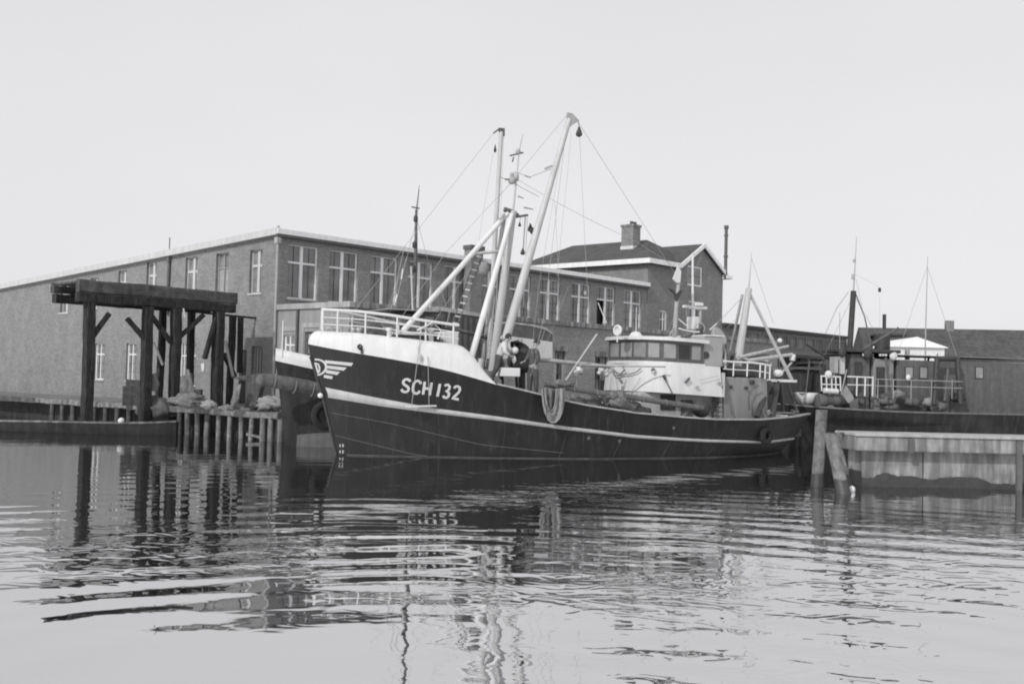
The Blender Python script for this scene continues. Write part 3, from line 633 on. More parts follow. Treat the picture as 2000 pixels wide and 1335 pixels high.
def rail_pt(w, off=0, dz=0):
    u, v, z = H1.rail(w); return Vector((u, max(v-off, 0), z+dz))
def w_at_px(xp):                                  # station whose rail point stands at photo column xp
    a, b = 0., 1.
    for _ in range(30):
        c = (a+b)/2; u, v, z = H1.rail(c)
        if proj(F1.W(u, v, z))[0] > xp: a = c
        else: b = c
    return (a+b)/2
W_WB = w_at_px(970)
# inner bulwark, rail cap, deck
NW = 60
ib = MB(); capp = MB()
for sd_ in (1, -1):
    rows = []
    for i in range(NW+1):
        w = lerp(.004, W_WB+.03, i/NW); a_ = rail_pt(w, .09); yb = max(min(a_.y-.03, H1.B(a_.x, a_.z-.95)-.1), 0); rows.append([(a_.x, sd_*a_.y, a_.z-.02), (a_.x, sd_*max(min(a_.y, H1.B(a_.x, a_.z-.4)-.06), 0), a_.z-.4), (a_.x, sd_*yb, a_.z-.95)])
    ib.grid(rows)
    rows = []
    for i in range(NW+1):
        w = lerp(.0015, W_WB, i/NW); a_ = rail_pt(w, -.05); b2 = rail_pt(w, .12)
        rows.append([(a_.x, sd_*a_.y, a_.z-.0), (a_.x, sd_*a_.y, a_.z+.055), (b2.x, sd_*b2.y, b2.z+.055), (b2.x, sd_*b2.y, b2.z)])
    capp.grid(rows, closed=True, smooth=False)
ib.build('bulwark', 'grey_casing', ship); capp.build('rail_cap', 'spar_grey', ship)
dk = MB(); rows = []
for i in range(NW+1):
    w = lerp(.01, W_WB+.05, i/NW); a_ = rail_pt(w, .1); yb = max(H1.B(a_.x, a_.z-.9)-.08, 0); rows.append([(a_.x, yb, a_.z-.9), (a_.x, -yb, a_.z-.9)])
dk.grid(rows); dk.build('deck', 'deck_wood', ship)
# strake
ST = [(630, 755), (637, 756.6), (745, 778), (851, 797), (970, 812.5), (1105, 832), (1240, 848.5), (1330, 855), (1380, 857.5), (1477, 860.5), (1501, 860), (1560, 853), (1600, 848)]
SB = [(630, 775), (642, 776), (745, 793), (851, 807), (970, 821), (1105, 839), (1240, 855), (1330, 860.5), (1380, 863), (1477, 865), (1501, 865), (1560, 857), (1600, 852)]
wst = w_at_px(634)
rows = H1.strip(ST, SB, .07, 90, .003, .993); q = MB(); q.grid(rows); q.grid([[(p[0], -p[1], p[2]) for p in r] for r in rows]); q.build('rubbing_strake', 'strake_paint', ship)
# faint plate seams: thin weld beads
for i in range(9):
    w = lerp(.08, .94, i/8); MB().tube([(*((lambda q_: (q_[0], q_[1]+.003))(H1.plan(w, z))), z) for z in [.05+k_*.25 for k_ in range(int((H1.rail(w)[2]-.1)/.25))]], .009, 4).build('plate_seam', 'dark_steel', ship)
for tb in [[(648, 806), (760, 826), (940, 868), (1100, 884)], [(655, 850), (800, 885), (850, 893)]]:
    pts = [H1.hit(lerp(tb[0][0], tb[-1][0], i/30), interp(tb, lerp(tb[0][0], tb[-1][0], i/30))) for i in range(31)]
    MB().tube([p+Vector((0, .004, 0)) for p in pts], .012, 5).build('plate_seam', 'mid_steel', ship)
rows = [[(H1.plan(i/60, .03)[0], H1.plan(i/60, .03)[1]+.012, z) for z in (.0, .045)] for i in range(1, 60)]
MB().grid(rows).build('water_line', 'dark_scum', ship)
# stem bar
MB().tube([(interp(stem, z)+.01, 0, z) for z in [-.6, 0, .5, 1, 1.5, 2, 2.5, 3, 3.4]], .045, 8).build('stem_bar', 'dark_steel', ship)
ps = F1.S(631, 772, .1); MB().ball((ps.x+.08, .05, ps.z), .1, 12, (1, 1.2, .9)).build('stem_light', 'white_worn', ship)
# draught marks near the stem
for i, yy in enumerate([884]):
    pass
# whaleback
WT = [(598, 655), (606, 648.5), (620, 646), (700, 650), (800, 661), (890, 672), (902, 676), (915, 686), (925, 697), (935, 711), (945, 724), (957, 738), (970, 750.5)]
wb = MB(); WB_TOP = []
NWB = 64; KW = 9
for sd_ in (1, -1):
    rows = []
    for i in range(NWB+1):
        w = lerp(W_WB, 1.0, i/NWB); u, v, z = H1.rail(w)
        t = (w-W_WB)/(1-W_WB); ins = min(1, t*6)
        ut = u-(.55*max(0, t-.75)*4*.6 if t > .75 else 0); vt = v*(1-.24*ins)
        if t > .97: vt = v
        zt = F1.zat(ut, vt, WT, z+.5); zt = max(zt, z+.001)
        row = []
        for k in range(KW+1):
            th = math.pi/2*k/KW; row.append((lerp(u, ut, 1-math.cos(th)), sd_*lerp(v, vt, 1-math.cos(th)), z+(zt-z)*math.sin(th)))
        rows.append(row)
        if sd_ == 1: WB_TOP.append(Vector((ut, vt, zt)))
    wb.grid(rows)
wb.build('whaleback', 'white_paint', ship, merge=True)
i0 = next(i for i, p in enumerate(WB_TOP) if proj(F1.W(*p))[0] < 893)
q = MB(); q.grid([[(p.x, p.y, p.z), (p.x, 0, p.z+.05), (p.x, -p.y, p.z)] for p in WB_TOP[i0:]]); q.build('foredeck', 'spar_grey', ship)
pa = WB_TOP[i0]; q = MB(); q.add([(pa.x+.02, pa.y, pa.z), (pa.x+.02, -pa.y, pa.z), (pa.x+.02, -H1.B(pa.x, 1.2)+.1, 1.2), (pa.x+.02, H1.B(pa.x, 1.2)-.1, 1.2)], [(0, 1, 2, 3)]); q.build('forecastle_bulkhead', 'grey_casing', ship)
for i in range(6, NWB, 11):
    w = lerp(W_WB, 1.0, i/NWB); u, v, z = H1.rail(w); p = WB_TOP[i]
    pts = [(lerp(u, p.x, 1-math.cos(th)), lerp(v, p.y, 1-math.cos(th))+.003, z+(p.z-z)*math.sin(th)) for th in [math.pi/2*k/8 for k in range(9)]]
    MB().tube(pts, .010, 4).build('weld_seam', 'white_worn', ship)
# bow railing: three rails
def wbt_px(xp):
    best = min(range(i0, len(WB_TOP)), key=lambda i: abs(proj(F1.W(*WB_TOP[i]))[0]-xp)); return WB_TOP[best]
RT = [(600, 600), (630, 604), (700, 608), (760, 615), (830, 626), (893, 635)]
top = [p for p in WB_TOP[i0-1:] if proj(F1.W(*p))[0] > 628]
port = []
for p in top:
    z = F1.zat(p.x, p.y-.02, RT, p.z+.9); port.append(Vector((p.x, p.y-.02, z)))
loop = port+[Vector((p.x, -p.y, p.z)) for p in reversed(port)]
MB().tube(loop, .05, 8).build('top_rail', 'white_paint', ship)
for fr_ in (.32, .64):
    lp = [Vector((a_.x, a_.y, lerp(b2.z, a_.z, fr_))) for a_, b2 in zip(port, top)]; lp = lp+[Vector((p.x, -p.y, p.z)) for p in reversed(lp)]
    MB().tube(lp, .022, 6).build('guard_rail', 'white_paint', ship)
for xp in (630, 658, 714, 776, 833, 885):
    b2 = wbt_px(xp); j = min(range(len(top)), key=lambda i: (top[i]-b2).length); 
    for sy in (1, -1): MB().tube([(top[j].x, sy*top[j].y, top[j].z-.05), (port[j].x, sy*port[j].y, port[j].z)], .035, 7).build('stanchion', 'white_paint', ship)
for sy in (1,):
    a_, b2 = port[0], port[-1]
# forecastle fittings: windlass, bollards, hatch
def pipe(name, pts, r, mt, r1=None, n=8): return MB().tube([F1.S(x, y, v) for x, y, v in pts], r, n, r1).build(name, mt, ship)
wl = MB(); c = F1.S(735, 650, 0); wl.lathe((c.x, -.9, c.z+.1), [(.3, 0), (.3, .08), (.16, .12), (.16, .7), (.3, .74), (.3, .8)], 14, (0, 1, 0)); wl.box((c.x-.3, -.5, c.z-.3), (c.x+.3, .5, c.z+.02)); wl.build('windlass', 'mid_steel', ship)
for xx, vv in ((690, -.8), (702, -.5), (760, 1.1), (842, 1.2)):
    c = F1.S(xx, 655, vv); MB().lathe((c.x, vv, c.z-.35), [(.1, 0), (.08, .5), (.12, .52), (.12, .62)], 10).build('bollard', 'white_worn', ship)
c = F1.S(790, 655, 0); MB().box((c.x-1.0, -1.2, c.z-.45), (c.x+.5, 1.0, c.z-.02)).build('hatch', 'dark_steel', ship, .03); MB().box((c.x-1.05, -1.25, c.z-.018), (c.x+.55, 1.05, c.z+.1)).build('hatch_cover', 'white_paint', ship, .03)
pts = [F1.S(x, y, 1.5) for x, y in [(815, 645), (845, 630), (862, 645), (855, 662)]]
MB().tube(pts, .04, 6).build('pipe_hoop', 'white_paint', ship)
MB().box((F1.S(868, 650, .2).x-.4, -.6, 3.2), (F1.S(868, 650, .2).x+.2, .6, F1.S(868, 648, .2).z)).build('companion_hatch', 'white_worn', ship, .04)
# anchor fairlead with wire
c = H1.hit(703, 679); MB().torus((c.x, c.y+.0, c.z+.03), .07, .035, (0, 1, .3), 14, 7).build('fairlead', 'dark_steel', ship)
c2 = c+Vector((-.05, .06, -.05)); MB().tube([c2+Vector((.12, 0, .05)), c2, c2+Vector((0, .02, -.14))], .05, 7).build('anchor_shackle', 'dark_steel', ship)
pipe('mooring_wire', [(703, 678, c.y+.05), (716, 660, c.y-.35), (727, 648, c.y-.8)], .018, 'wire')

# ---- emblem and number painted on the bow
def hull_pts(pxs, off): return [H1.hit(x, y)+Vector((0, off, 0)) for x, y in pxs]
def hull_poly(name, poly, mt, off=.012, n=8):    # quad given by 4 photo corners -> patch on the hull
    (a_, b2, c3, d4) = poly; rows = []
    for i in range(n+1):
        t = i/n; p = (lerp(a_[0], b2[0], t), lerp(a_[1], b2[1], t)); r = (lerp(d4[0], c3[0], t), lerp(d4[1], c3[1], t))
        rows.append(hull_pts([p, (lerp(p[0], r[0], .5), lerp(p[1], r[1], .5)), r], off))
    q = MB(); q.grid(rows); o = q.build(name, mt, ship); return o
for poly in [((634, 703), (690, 708.5), (686, 714.5), (635, 709)), ((636, 713), (677, 717.5), (671, 723.5), (637, 719)), ((637, 722), (664, 726), (658, 732), (636, 728)), ((633, 731.5), (650, 734.5), (648, 740), (632, 737))]:
    hull_poly('wing_bar', poly, 'letter_paint')
def ribbon(mb, pxs, wd, off=.013, closed=False):  # a painted stroke: centre line in the photo's columns and rows
    P = [H1.hit(x, y) for x, y in pxs]; N = len(P); rows = []
    for i in range(N):
        d = P[(i+1) % N]-P[i-1] if closed else P[min(i+1, N-1)]-P[max(i-1, 0)]
        nn = Vector((-d.z, 0, d.x)).normalized()*wd/2; r = []
        for sgn in (-1, 1):
            u, z = P[i].x+nn.x*sgn, P[i].z+nn.z*sgn; r.append((u, H1.B(u, z)+off, z))
        rows.append(r)
    if closed: rows.append(rows[0])
    mb.grid(rows)
def arc(cx_, cy_, rx_, ry_, a0, a1, n=14): return [(cx_+rx_*math.cos(R_(lerp(a0, a1, i/n))), cy_-ry_*math.sin(R_(lerp(a0, a1, i/n)))) for i in range(n+1)]
ring = MB()
Pc = F1.S(617, 717, .0)
def disc_arc(rad, a0, a1, wd):
    rows = []
    for i in range(25):
        a_ = R_(lerp(a0, a1, i/24)); row = []
        for rr_ in (rad-wd/2, rad+wd/2):
            u, z = Pc.x+.02+rr_*math.cos(a_)*1.15, Pc.z+rr_*math.sin(a_); z_ = z
            u = min(u, interp(stem, z_)-.012); row.append((u, H1.B(u, z_)+.014, z_))
        rows.append(row)
    ring.grid(rows)
disc_arc(.27, 80, 280, .06)
ring.build('emblem_ring', 'letter_paint', ship)
ring = MB(); 
ribbon(ring, [(615, 708), (617.5, 716), (620.5, 727)], .05); ribbon(ring, [(616, 709), (621.5, 711), (624, 718), (623, 726), (619.5, 728)], .05)
ring.build('emblem_letter', 'letter_paint', ship)
def glyph(name, strokes, wd=.085):
    q = MB()
    for s_ in strokes: ribbon(q, s_, wd)
    q.build(name, 'letter_paint', ship)
# letters laid out on a sloping base line: (x in letter widths, y in heights) -> photo
def LP(x0, w_, pts):
    out = []
    for gx, gy in pts:
        x = x0+gx*w_; base = 765+(x-790)*.138; out.append((x+gy*3.5, base-gy*25))
    return out
S_ = [(1, .84), (.88, .95), (.6, 1), (.28, .97), (.06, .84), (.06, .68), (.25, .56), (.72, .44), (.93, .3), (.9, .14), (.68, .02), (.35, 0), (.1, .05), (-.05, .18)]
C_ = [(1, .78), (.85, .94), (.55, 1), (.22, .93), (.03, .72), (0, .4), (.08, .14), (.35, 0), (.65, .01), (.88, .12), (.98, .26)]
glyph('letter_s', [LP(784, 14, S_)]); glyph('letter_c', [LP(805, 14, C_)])
glyph('letter_h', [LP(826, 13, [(0, 0), (0, 1)]), LP(826, 13, [(1, 0), (1, 1)]), LP(826, 13, [(.0, .5), (1, .5)])])
glyph('digit_one', [LP(854, 10, [(0, 0), (.1, .5), (.15, 1)])])
glyph('digit_three', [LP(864, 12, [(.1, .88), (.3, .98), (.65, 1), (.9, .88), (.88, .68), (.65, .55), (.4, .52), (.7, .48), (.97, .34), (.92, .12), (.65, 0), (.3, .0), (.05, .12)])])
glyph('digit_two', [LP(883, 13, [(.05, .8), (.22, .95), (.55, 1), (.87, .92), (.95, .72), (.75, .48), (.3, .2), (.02, .02), (.5, .01), (.98, .0)])])
# draught figures at the stem
for yy in (872, 884):
    q = MB(); ribbon(q, [(664, yy), (664, yy-5)], .03); ribbon(q, [(668, yy-5), (671, yy-4), (668, yy-1), (671, yy)], .03); q.build('draught_mark', 'letter_paint', ship)

# ---- masts and spars
MASTV = 0
mast = pipe('main_mast', [(961, 725, 0), (1002, 412, 0)], .155, 'spar_paint', .14, 14)
pipe('mast_leg', [(787, 646, 0), (900, 521, 0), (979, 430, 0), (992, 416, 0)], .10, 'white_paint', .10, 10)
pipe('mast_leg', [(920, 700, 1.5), (1000, 418, .15)], .115, 'white_paint', .095, 10)
pipe('mast_leg', [(943, 706, -1.6), (957, 585, -.8), (985, 425, -.1)], .075, 'spar_paint', .075, 10)
pipe('top_mast', [(1002, 412, 0), (1009, 345, 0), (1013, 300, 0)], .045, 'spar_paint', .035)
pipe('top_mast', [(1013, 300, 0), (1021, 262, 0)], .018, 'spar_grey', .012)
cr = pipe('mast_head', [(985, 409, 0), (999, 413, 0), (1012, 421, 0)], .10, 'mid_steel', .08); 
pipe('crosstree', [(1004, 424, 0), (1031, 420, 0)], .045, 'mid_steel')
pipe('crosstree', [(984, 418, .1), (976, 428, .3)], .05, 'spar_paint')
pipe('strut', [(926, 495, 0), (972, 491, 0)], .06, 'spar_paint'); pipe('strut', [(978, 494, 0), (992, 505, 0)], .03, 'spar_paint')
for x, y, r in [(1012, 296, .10), (1007, 345, .13), (1000, 341, .08), (1000, 352, .14)]:
    c = F1.S(x, y, 0); q = MB(); q.lathe((c.x, c.y, c.z-r), [(r*.6, 0), (r, .05), (r, 1.4*r), (r*.5, 1.9*r), (.02, 2.1*r)], 10); q.build('mast_lantern', 'spar_grey', ship)
for a_, b2 in [(((996, 304), (1022, 298))), (((1003, 307), (1001, 316))), ((986, 350), (1012, 352))]:
    pipe('lantern_arm', [(a_[0], a_[1], 0), (b2[0], b2[1], 0)], .03, 'mid_steel')
for x, y, ln in [(1034, 407, 13), (1018, 385, 8), (1032, 345, 8)]:
    pipe('yard_fitting', [(x-ln*.8, y-2, 0), (x+ln*.6, y+2, 0)], .035, 'spar_grey', .02)
# derricks
pipe('port_derrick', [(988, 662, 1.0), (1040, 480, 1.2), (1062, 405, 1.3), (1112, 232, 1.6)], .165, 'spar_paint', .10, 12)
pipe('starboard_derrick', [(955, 700, -1.0), (965, 500, -1.2), (979, 258, -1.6)], .10, 'spar_paint', .085, 10)
q = MB(); pts = [F1.S(x, y, 1.6) for x, y in [(1108, 220), (1117, 222), (1130, 236), (1110, 250), (1107, 240)]]; q.prism([p-Vector((0, .05, 0)) for p in pts], (0, .1, 0)); q.build('derrick_head', 'spar_grey', ship)
q = MB(); pts = [F1.S(x, y, -1.6) for x, y in [(974, 250), (985, 251), (985, 266), (976, 262)]]; q.prism([p-Vector((0, .05, 0)) for p in pts], (0, .1, 0)); q.build('derrick_head', 'mid_steel', ship)
pipe('derrick_arm', [(975, 252, -1.6), (964, 260, -1.6)], .03, 'mid_steel')
def block(x, y, v, r, h, par=ship):
    c = F1.S(x, y, v); q = MB(); q.lathe((c.x, c.y, c.z-h), [(r*.35, 0), (r*.95, h*.25), (r, h*.7), (r*.5, h*1.5), (r*.2, h*2)], 10); return q.build('pulley_block', 'dark_steel', par)
block(1131, 257, 1.6, .12, .20); block(967, 290, -1.6, .055, .16); block(1021, 491, 0, .09, .13); block(1015, 438, 0, .06, .09)
pipe('shackle', [(1129, 236, 1.6), (1131, 248, 1.6)], .02, 'wire')
pipe('hoist_chain', [(1026, 424, 0), (1022, 486, 0)], .03, 'spar_grey', .03, 5); pipe('hoist_line', [(1030, 424, 0), (1022, 600, .2)], .012, 'wire'); pipe('hoist_line', [(1017, 424, 0), (1015, 434, 0)], .012, 'wire')
# mast ladder
la = MB(); rows = []
lt = [(941, 488), (925, 530), (905, 590), (886, 640)]
for dx in (-6, 4): la.tube([F1.S(x+dx, y+ (0 if dx < 0 else 3), -.3) for x, y in lt], .022, 6)
lad = la.build('mast_ladder', 'mid_steel', ship)
for i in range(11):
    t = i/10; yy = lerp(500, 630, t); xx = interp([(y, x) for x, y in lt], yy)
    MB().tube([F1.S(xx-6, yy, -.3), F1.S(xx+4, yy+2, -.3)], .035, 6).build('rung', 'white_worn', lad)
la = MB()
for dx in (-4, 4): la.tube([F1.S(971+dx, 580, -.2), F1.S(952+dx, 715, -.2)], .016, 5)
lad = la.build('mast_ladder', 'spar_grey', ship)
for i in range(12):
    yy = 590+i*10.5; xx = lerp(971, 952, (yy-580)/135); MB().tube([F1.S(xx-4, yy, -.2), F1.S(xx+4, yy, -.2)], .012, 5).build('rung', 'spar_grey', lad)
# rigging
def wire(pts, r=.008, mt='wire', sag=0.0, par=ship):
    P = [F1.S(*p) for p in pts]
    if sag and len(P) == 2:
        a_, b2 = P; P = [a_.lerp(b2, i/10)-Vector((0, 0, sag*4*(i/10)*(1-i/10))) for i in range(11)]
    return MB().tube(P, r, 5).build('rigging_wire', mt, par)
wire([(964, 260, -1.6), (660, 648, 0)]); wire([(1108, 224, 1.6), (972, 387, 0)]); wire([(1003, 352, 0), (870, 494, .3), (770, 640, .6)])
wire([(1010, 350, 0), (1240, 470, 0)], sag=.1); wire([(1240, 470, 0), (1330, 528, 0)]); wire([(1129, 238, 1.6), (1332, 556, .3)], .008)
wire([(1132, 268, 1.6), (1147, 560, 1.9)], .007); wire([(1116, 262, 1.6), (1088, 540, 1.8)], .006); wire([(1106, 252, 1.6), (1062, 620, 1.5), (1046, 690, 2.2)], .008)
wire([(1100, 280, 1.6), (1052, 560, 1.5), (1038, 690, 2.0)], .006); wire([(984, 262, -1.6), (975, 480, 0), (966, 640, 0)], .007); wire([(963, 300, -1.6), (935, 470, -1.2)], .006)
wire([(975, 345, 0), (1003, 356, 0), (1018, 366, 0)], .014); wire([(1004, 335, 0), (1034, 346, 0), (1076, 330, 1.3)], .014); wire([(1018, 366, 0), (1052, 384, 0)], .012)
wire([(1064, 330, 1.2), (1078, 324, 1.4)], .05, 'spar_grey'); wire([(1084, 395, 1), (1092, 560, 1.6)], .006)
wire([(893, 560, -.3), (870, 640, -.3)], .012); wire([(1065, 640, 1.8), (1036, 735, 2.0)], .007); wire([(1110, 560, 1.6), (1060, 690, 2.2)], .005)
wire([(1370, 500, .2), (1300, 655, 1.2)], .006)
wire([(938, 495, -.3), (800, 700, -1)], .01)
wire([(858, 558, .3), (878, 615, .3)], .008)
# spars lying fore and aft, and dark rail from the forecastle
pipe('long_spar', [(884, 642, -1.2), (935, 655, -1.2), (990, 668, -1.2)], .07, 'mid_steel')
pipe('long_spar', [(1045, 701, 1.2), (1192, 716, 1.6)], .085, 'spar_grey', .07)
pipe('spar_lashing', [(1130, 713, 1.5), (1300, 716, 2.3)], .03, 'spar_grey')

# ---- deckhouse
def outline(u_aft, u_c, u_f, hw, n=22, e=.75):
    pts = [(u_aft, hw)]
    for i in range(n+1):
        a_ = math.pi/2*(1-2*i/n)                   # port -> front -> starboard
        s_ = math.sin(a_); c_ = math.cos(a_); pts.append((u_c+(u_f-u_c)*abs(c_)**e, hw*(abs(s_)**e)*(1 if s_ >= 0 else -1)))
    pts.append((u_aft, -hw)); return pts
def solid(name, ol, zb, zt, mt, grow=0, closed=True, bevel=0, lean=0):
    q = MB(); n = len(ol); cu = sum(p[0] for p in ol)/n
    def gp(p, gr): d = Vector((p[0]-cu, p[1])); L_ = d.length; return d*(1+gr/L_)+Vector((cu, 0))
    rows = [[(*gp(p, grow), zb(p[0])) for p in ol], [(*gp(p, grow+lean), zt(p[0])) for p in ol]]
    q.grid([list(r) for r in zip(*rows)], closed=False, smooth=False)
    q.add([rows[0][0], rows[0][-1], rows[1][-1], rows[1][0]], [(0, 1, 2, 3)])
    q.add(rows[1], [tuple(range(n))]); q.add(rows[0], [tuple(range(n-1, -1, -1))])
    return q.build(name, mt, ship, bevel)
HW = 2.0
uA = F1.S(1412, 745, HW+.2).x; uA2 = F1.S(1375, 690, HW).x
def solve_front(xp, yp, uc_off, hw, ua):
    lo, hi = ua+1, ua+9
    for _ in range(30):
        mid = (lo+hi)/2; ol = outline(ua, mid-uc_off, mid, hw)
        mnx = min(proj(F1.W(p[0], p[1], 3.2))[0] for p in ol)
        if mnx < xp: hi = mid
        else: lo = mid
    return (lo+hi)/2
uF = solve_front(1188, 690, 1.9, HW, uA2); uFb = solve_front(1180, 750, 1.9, HW+.2, uA)
OLw = outline(uA2, uF-1.9, uF, HW); OLb = outline(uA, uFb-1.9, uFb, HW+.2)
z_at = lambda x, y, v: F1.S(x, y, v).z
Z_RT = z_at(1372, 664, HW); Z_RB = z_at(1375, 671, HW); Z_WB = z_at(1372, 714, HW); Z_LB = z_at(1412, 775, HW+.2); Z_LBf = z_at(1185, 762, 1.0); Z_WBf = z_at(1192, 705, 1.0); Z_RTf = z_at(1190, 660, 1.0)
def lin(u0, z0, u1, z1): return lambda u: z0+(z1-z0)*(u-u0)/(u1-u0)
lb_ = lin(uA, Z_LB, uFb, Z_LBf); wb_ = lin(uA2, Z_WB, uF, Z_WBf); rb_ = lin(uA2, Z_RB, uF, Z_RTf)
solid('bridge_front', OLb, lb_, wb_, 'white_paint', 0, lean=-.12)
solid('wheelhouse', OLw, wb_, rb_, 'varnish')
solid('wheelhouse_roof', OLw, rb_, lambda u: rb_(u)+.13, 'white_paint', .2, bevel=.03)
solid('roof_trim', OLw, lambda u: wb_(u)-.05, lambda u: wb_(u)+.06, 'white_worn', .05)
def on_outline(ol, z, xp, grow=.0):               # walk the outline until its photo column is xp
    prev = None
    for a_, b2 in zip(ol, ol[1:]):
        xa = proj(F1.W(a_[0], a_[1], z))[0]; xb = proj(F1.W(b2[0], b2[1], z))[0]
        if (xa-xp)*(xb-xp) <= 0 and xa >= xb-1e-6:
            t = (xa-xp)/(xa-xb+1e-9); return Vector((lerp(a_[0], b2[0], t), lerp(a_[1], b2[1], t), z))
        if xb < xa: prev = b2
    p = min(ol, key=lambda p: proj(F1.W(p[0], p[1], z))[0]); return Vector((p[0], p[1], z))
cuw = sum(p[0] for p in OLw)/len(OLw)
def wpanel(name, x0, x1, f0, f1, off, mt, ol=OLw, zb=wb_, zt=rb_, parent=ship):
    q = MB(); rows = []
    for i in range(7):
        p = on_outline(ol, 3.3, lerp(x0, x1, i/6)); z0, z1 = zb(p.x), zt(p.x)
        d = Vector((p.x-uF+2.2 if p.x > uF-1.9 else 0, p.y, 0)).normalized()*off
        rows.append([(p.x+d.x, p.y+d.y, lerp(z0, z1, f0)), (p.x+d.x, p.y+d.y, lerp(z0, z1, f1))])
    back = [[(a_[0]*1, a_[1]*1, a_[2]) for a_ in r] for r in rows]
    q.grid(rows, smooth=False); return q.build(name, mt, parent)
for x0, x1, mt in [(193, 209, 'pane_glass'), (213, 234, 'pane_grey'), (238, 261, 'pane_glass'), (266, 287, 'curtain'), (296, 319, 'pane_grey'), (325, 346, 'pane_dark'), (350, 367, 'pane_grey')]:
    f_ = wpanel('window', 1000+x0-1.5, 1000+x1+1.5, .20, .90, .012, 'mid_steel'); wpanel('pane', 1000+x0, 1000+x1, .24, .86, .024, mt, parent=f_)
# cabin behind the wheelhouse windows and the aft casing
uC = F1.S(1412, 690, HW-.05).x
cbx = MB(); cbx.box((uC, -HW+.1, Z_WB-.02), (uA2-.003, HW-.06, Z_RT+.16)); cbx.build('radio_cabin', 'grey_cabin', ship, .04)
cbx = MB(); cbx.box((uC-.05, -HW+.05, Z_RT+.165), (uA2-.05, HW-.02, Z_RT+.22)); cbx.build('cabin_roof', 'white_worn', ship, .02)
cp_ = F1.S(1379, 693, HW-.04); MB().lathe((cp_.x, HW-.07, cp_.z), [(.14, 0), (.14, .05), (.10, .05)], 16, (0, 1, 0)).build('porthole', 'dark_steel', ship)
# lower house (inset) under the bridge front
q = MB(); u1 = F1.S(1248, 800, 1.55).x; q.box((uA+.0, -1.55, .6), (u1, 1.55, Z_LB+.12)); q.build('lower_house', 'spar_paint', ship, .05)
for x0, x1, y0, y1, mt in [(1290, 1318, 770, 800, 'dark_steel'), (1330, 1352, 780, 812, 'mid_steel')]:
    a_, b2 = F1.S(x0, y0, 1.56), F1.S(x1, y1, 1.56); MB().box((a_.x, 1.552, a_.z), (b2.x, 1.60, b2.z)).build('door', mt, ship)
uE = F1.S(1500, 770, 1.9).x
q = MB(); zt_ = z_at(1440, 736, 2.0)
q.prism([(uA-.003, 2.05, .6), (uA-.003, 1.98, zt_), (uE, 1.85, zt_-.02), (uE-.1, 1.85, .6)], (0, -3.9, 0)); q.build('engine_casing', 'grey_casing', ship, .05)
q = MB(); q.box((uA-.1, -2.1, Z_LB), (uA-.005, 2.19, zt_+.15)); q.build('casing_edge', 'spar_paint', ship)
for x, y, r in [(1428, 755, .065), (1458, 757, .065), (1470, 746, .10)]:
    c = F1.S(x, y, 2.0); MB().lathe((c.x, 1.93, c.z), [(r, 0), (r, .09), (r*.7, .09)], 14, (0, 1, 0)).build('porthole', 'dark_steel', ship)
pipe('casing_pipe', [(1417, 735, 2.12), (1424, 775, 2.12), (1430, 812, 2.12)], .02, 'mid_steel')
# ladder up to the bridge deck from aft deck
la = MB()
for x in (1393, 1412): la.tube([F1.S(x, 772, 2.0), F1.S(x, 815, 2.0)], .028, 6)
lad = la.build('side_ladder', 'dark_steel', ship)
for i in range(4): MB().tube([F1.S(1393, 784+i*9, 2.0), F1.S(1412, 786+i*9, 2.0)], .02, 6).build('rung', 'dark_steel', lad)
# boat deck railing aft
rl = [(1413, 705), (1440, 707), (1470, 708), (1492, 711), (1504, 714)]
pipe('boat_deck_rail', [(x, y, 2.0) for x, y in rl], .04, 'white_worn'); pipe('guard_rail', [(x, y+15, 2.0) for x, y in rl], .022, 'white_worn')
pipe('boat_deck_rail', [(1504, 714, 2.0), (1506, 712, -1.8)], .04, 'white_worn'); pipe('boat_deck_rail', [(x, y-1, -1.9) for x, y in [(1440, 700), (1500, 706)]], .035, 'white_worn')
for x, y0 in [(1433, 707), (1460, 708), (1485, 710), (1495, 712), (1504, 714)]: pipe('stanchion', [(x, y0, 2.0), (x-1, y0+27, 2.0)], .03, 'white_worn')
MB().box((F1.S(1485, 735, 1.4).x, -1.4, zt_), (F1.S(1425, 735, 1.4).x, 1.2, zt_+.45)).build('life_raft', 'dark_steel', ship, .1)
# mizzen
pipe('mizzen_mast', [(1437, 735, 0), (1442, 700, 0), (1463, 563, 0)], .21, 'spar_paint', .13, 12)
pipe('mizzen_topmast', [(1462, 566, 0), (1466, 520, 0), (1468, 492, 0)], .035, 'spar_paint', .012)
pipe('mizzen_leg', [(1423, 702, -1), (1450, 575, -.1)], .055, 'spar_grey', .06); pipe('mizzen_leg', [(1546, 741, 0), (1505, 628, 0), (1464, 574, 0)][0:1]+[(1466, 576, 0)], .085, 'spar_paint', .06, 9)
pipe('mizzen_stay', [(1400, 632, 0), (1386, 645, 0)], .05, 'spar_paint'); wire([(1400, 632, 0), (1452, 578, 0)], .012)
wire([(1468, 505, 0), (1510, 630, -.5)], .008); wire([(1420, 640, 0), (1462, 600, 0)], .006)
pipe('mizzen_boom', [(1443, 698, .3), (1539, 676, -1.2)], .085, 'spar_paint', .06); pipe('mizzen_boom', [(1462, 704, .6), (1547, 692, -.4)], .09, 'spar_paint', .07)
pipe('boom_end', [(1549, 692, -.4), (1547, 704, -.4)], .13, 'white_worn', .12, 10); pipe('strut', [(1546, 708, -.4), (1528, 727, 0)], .045, 'spar_paint')
lp = MB(); c = F1.S(1520, 728, 0); lp.ball(c, .22, 12, (1, 1, .7)); lp.build('searchlight', 'white_worn', ship)
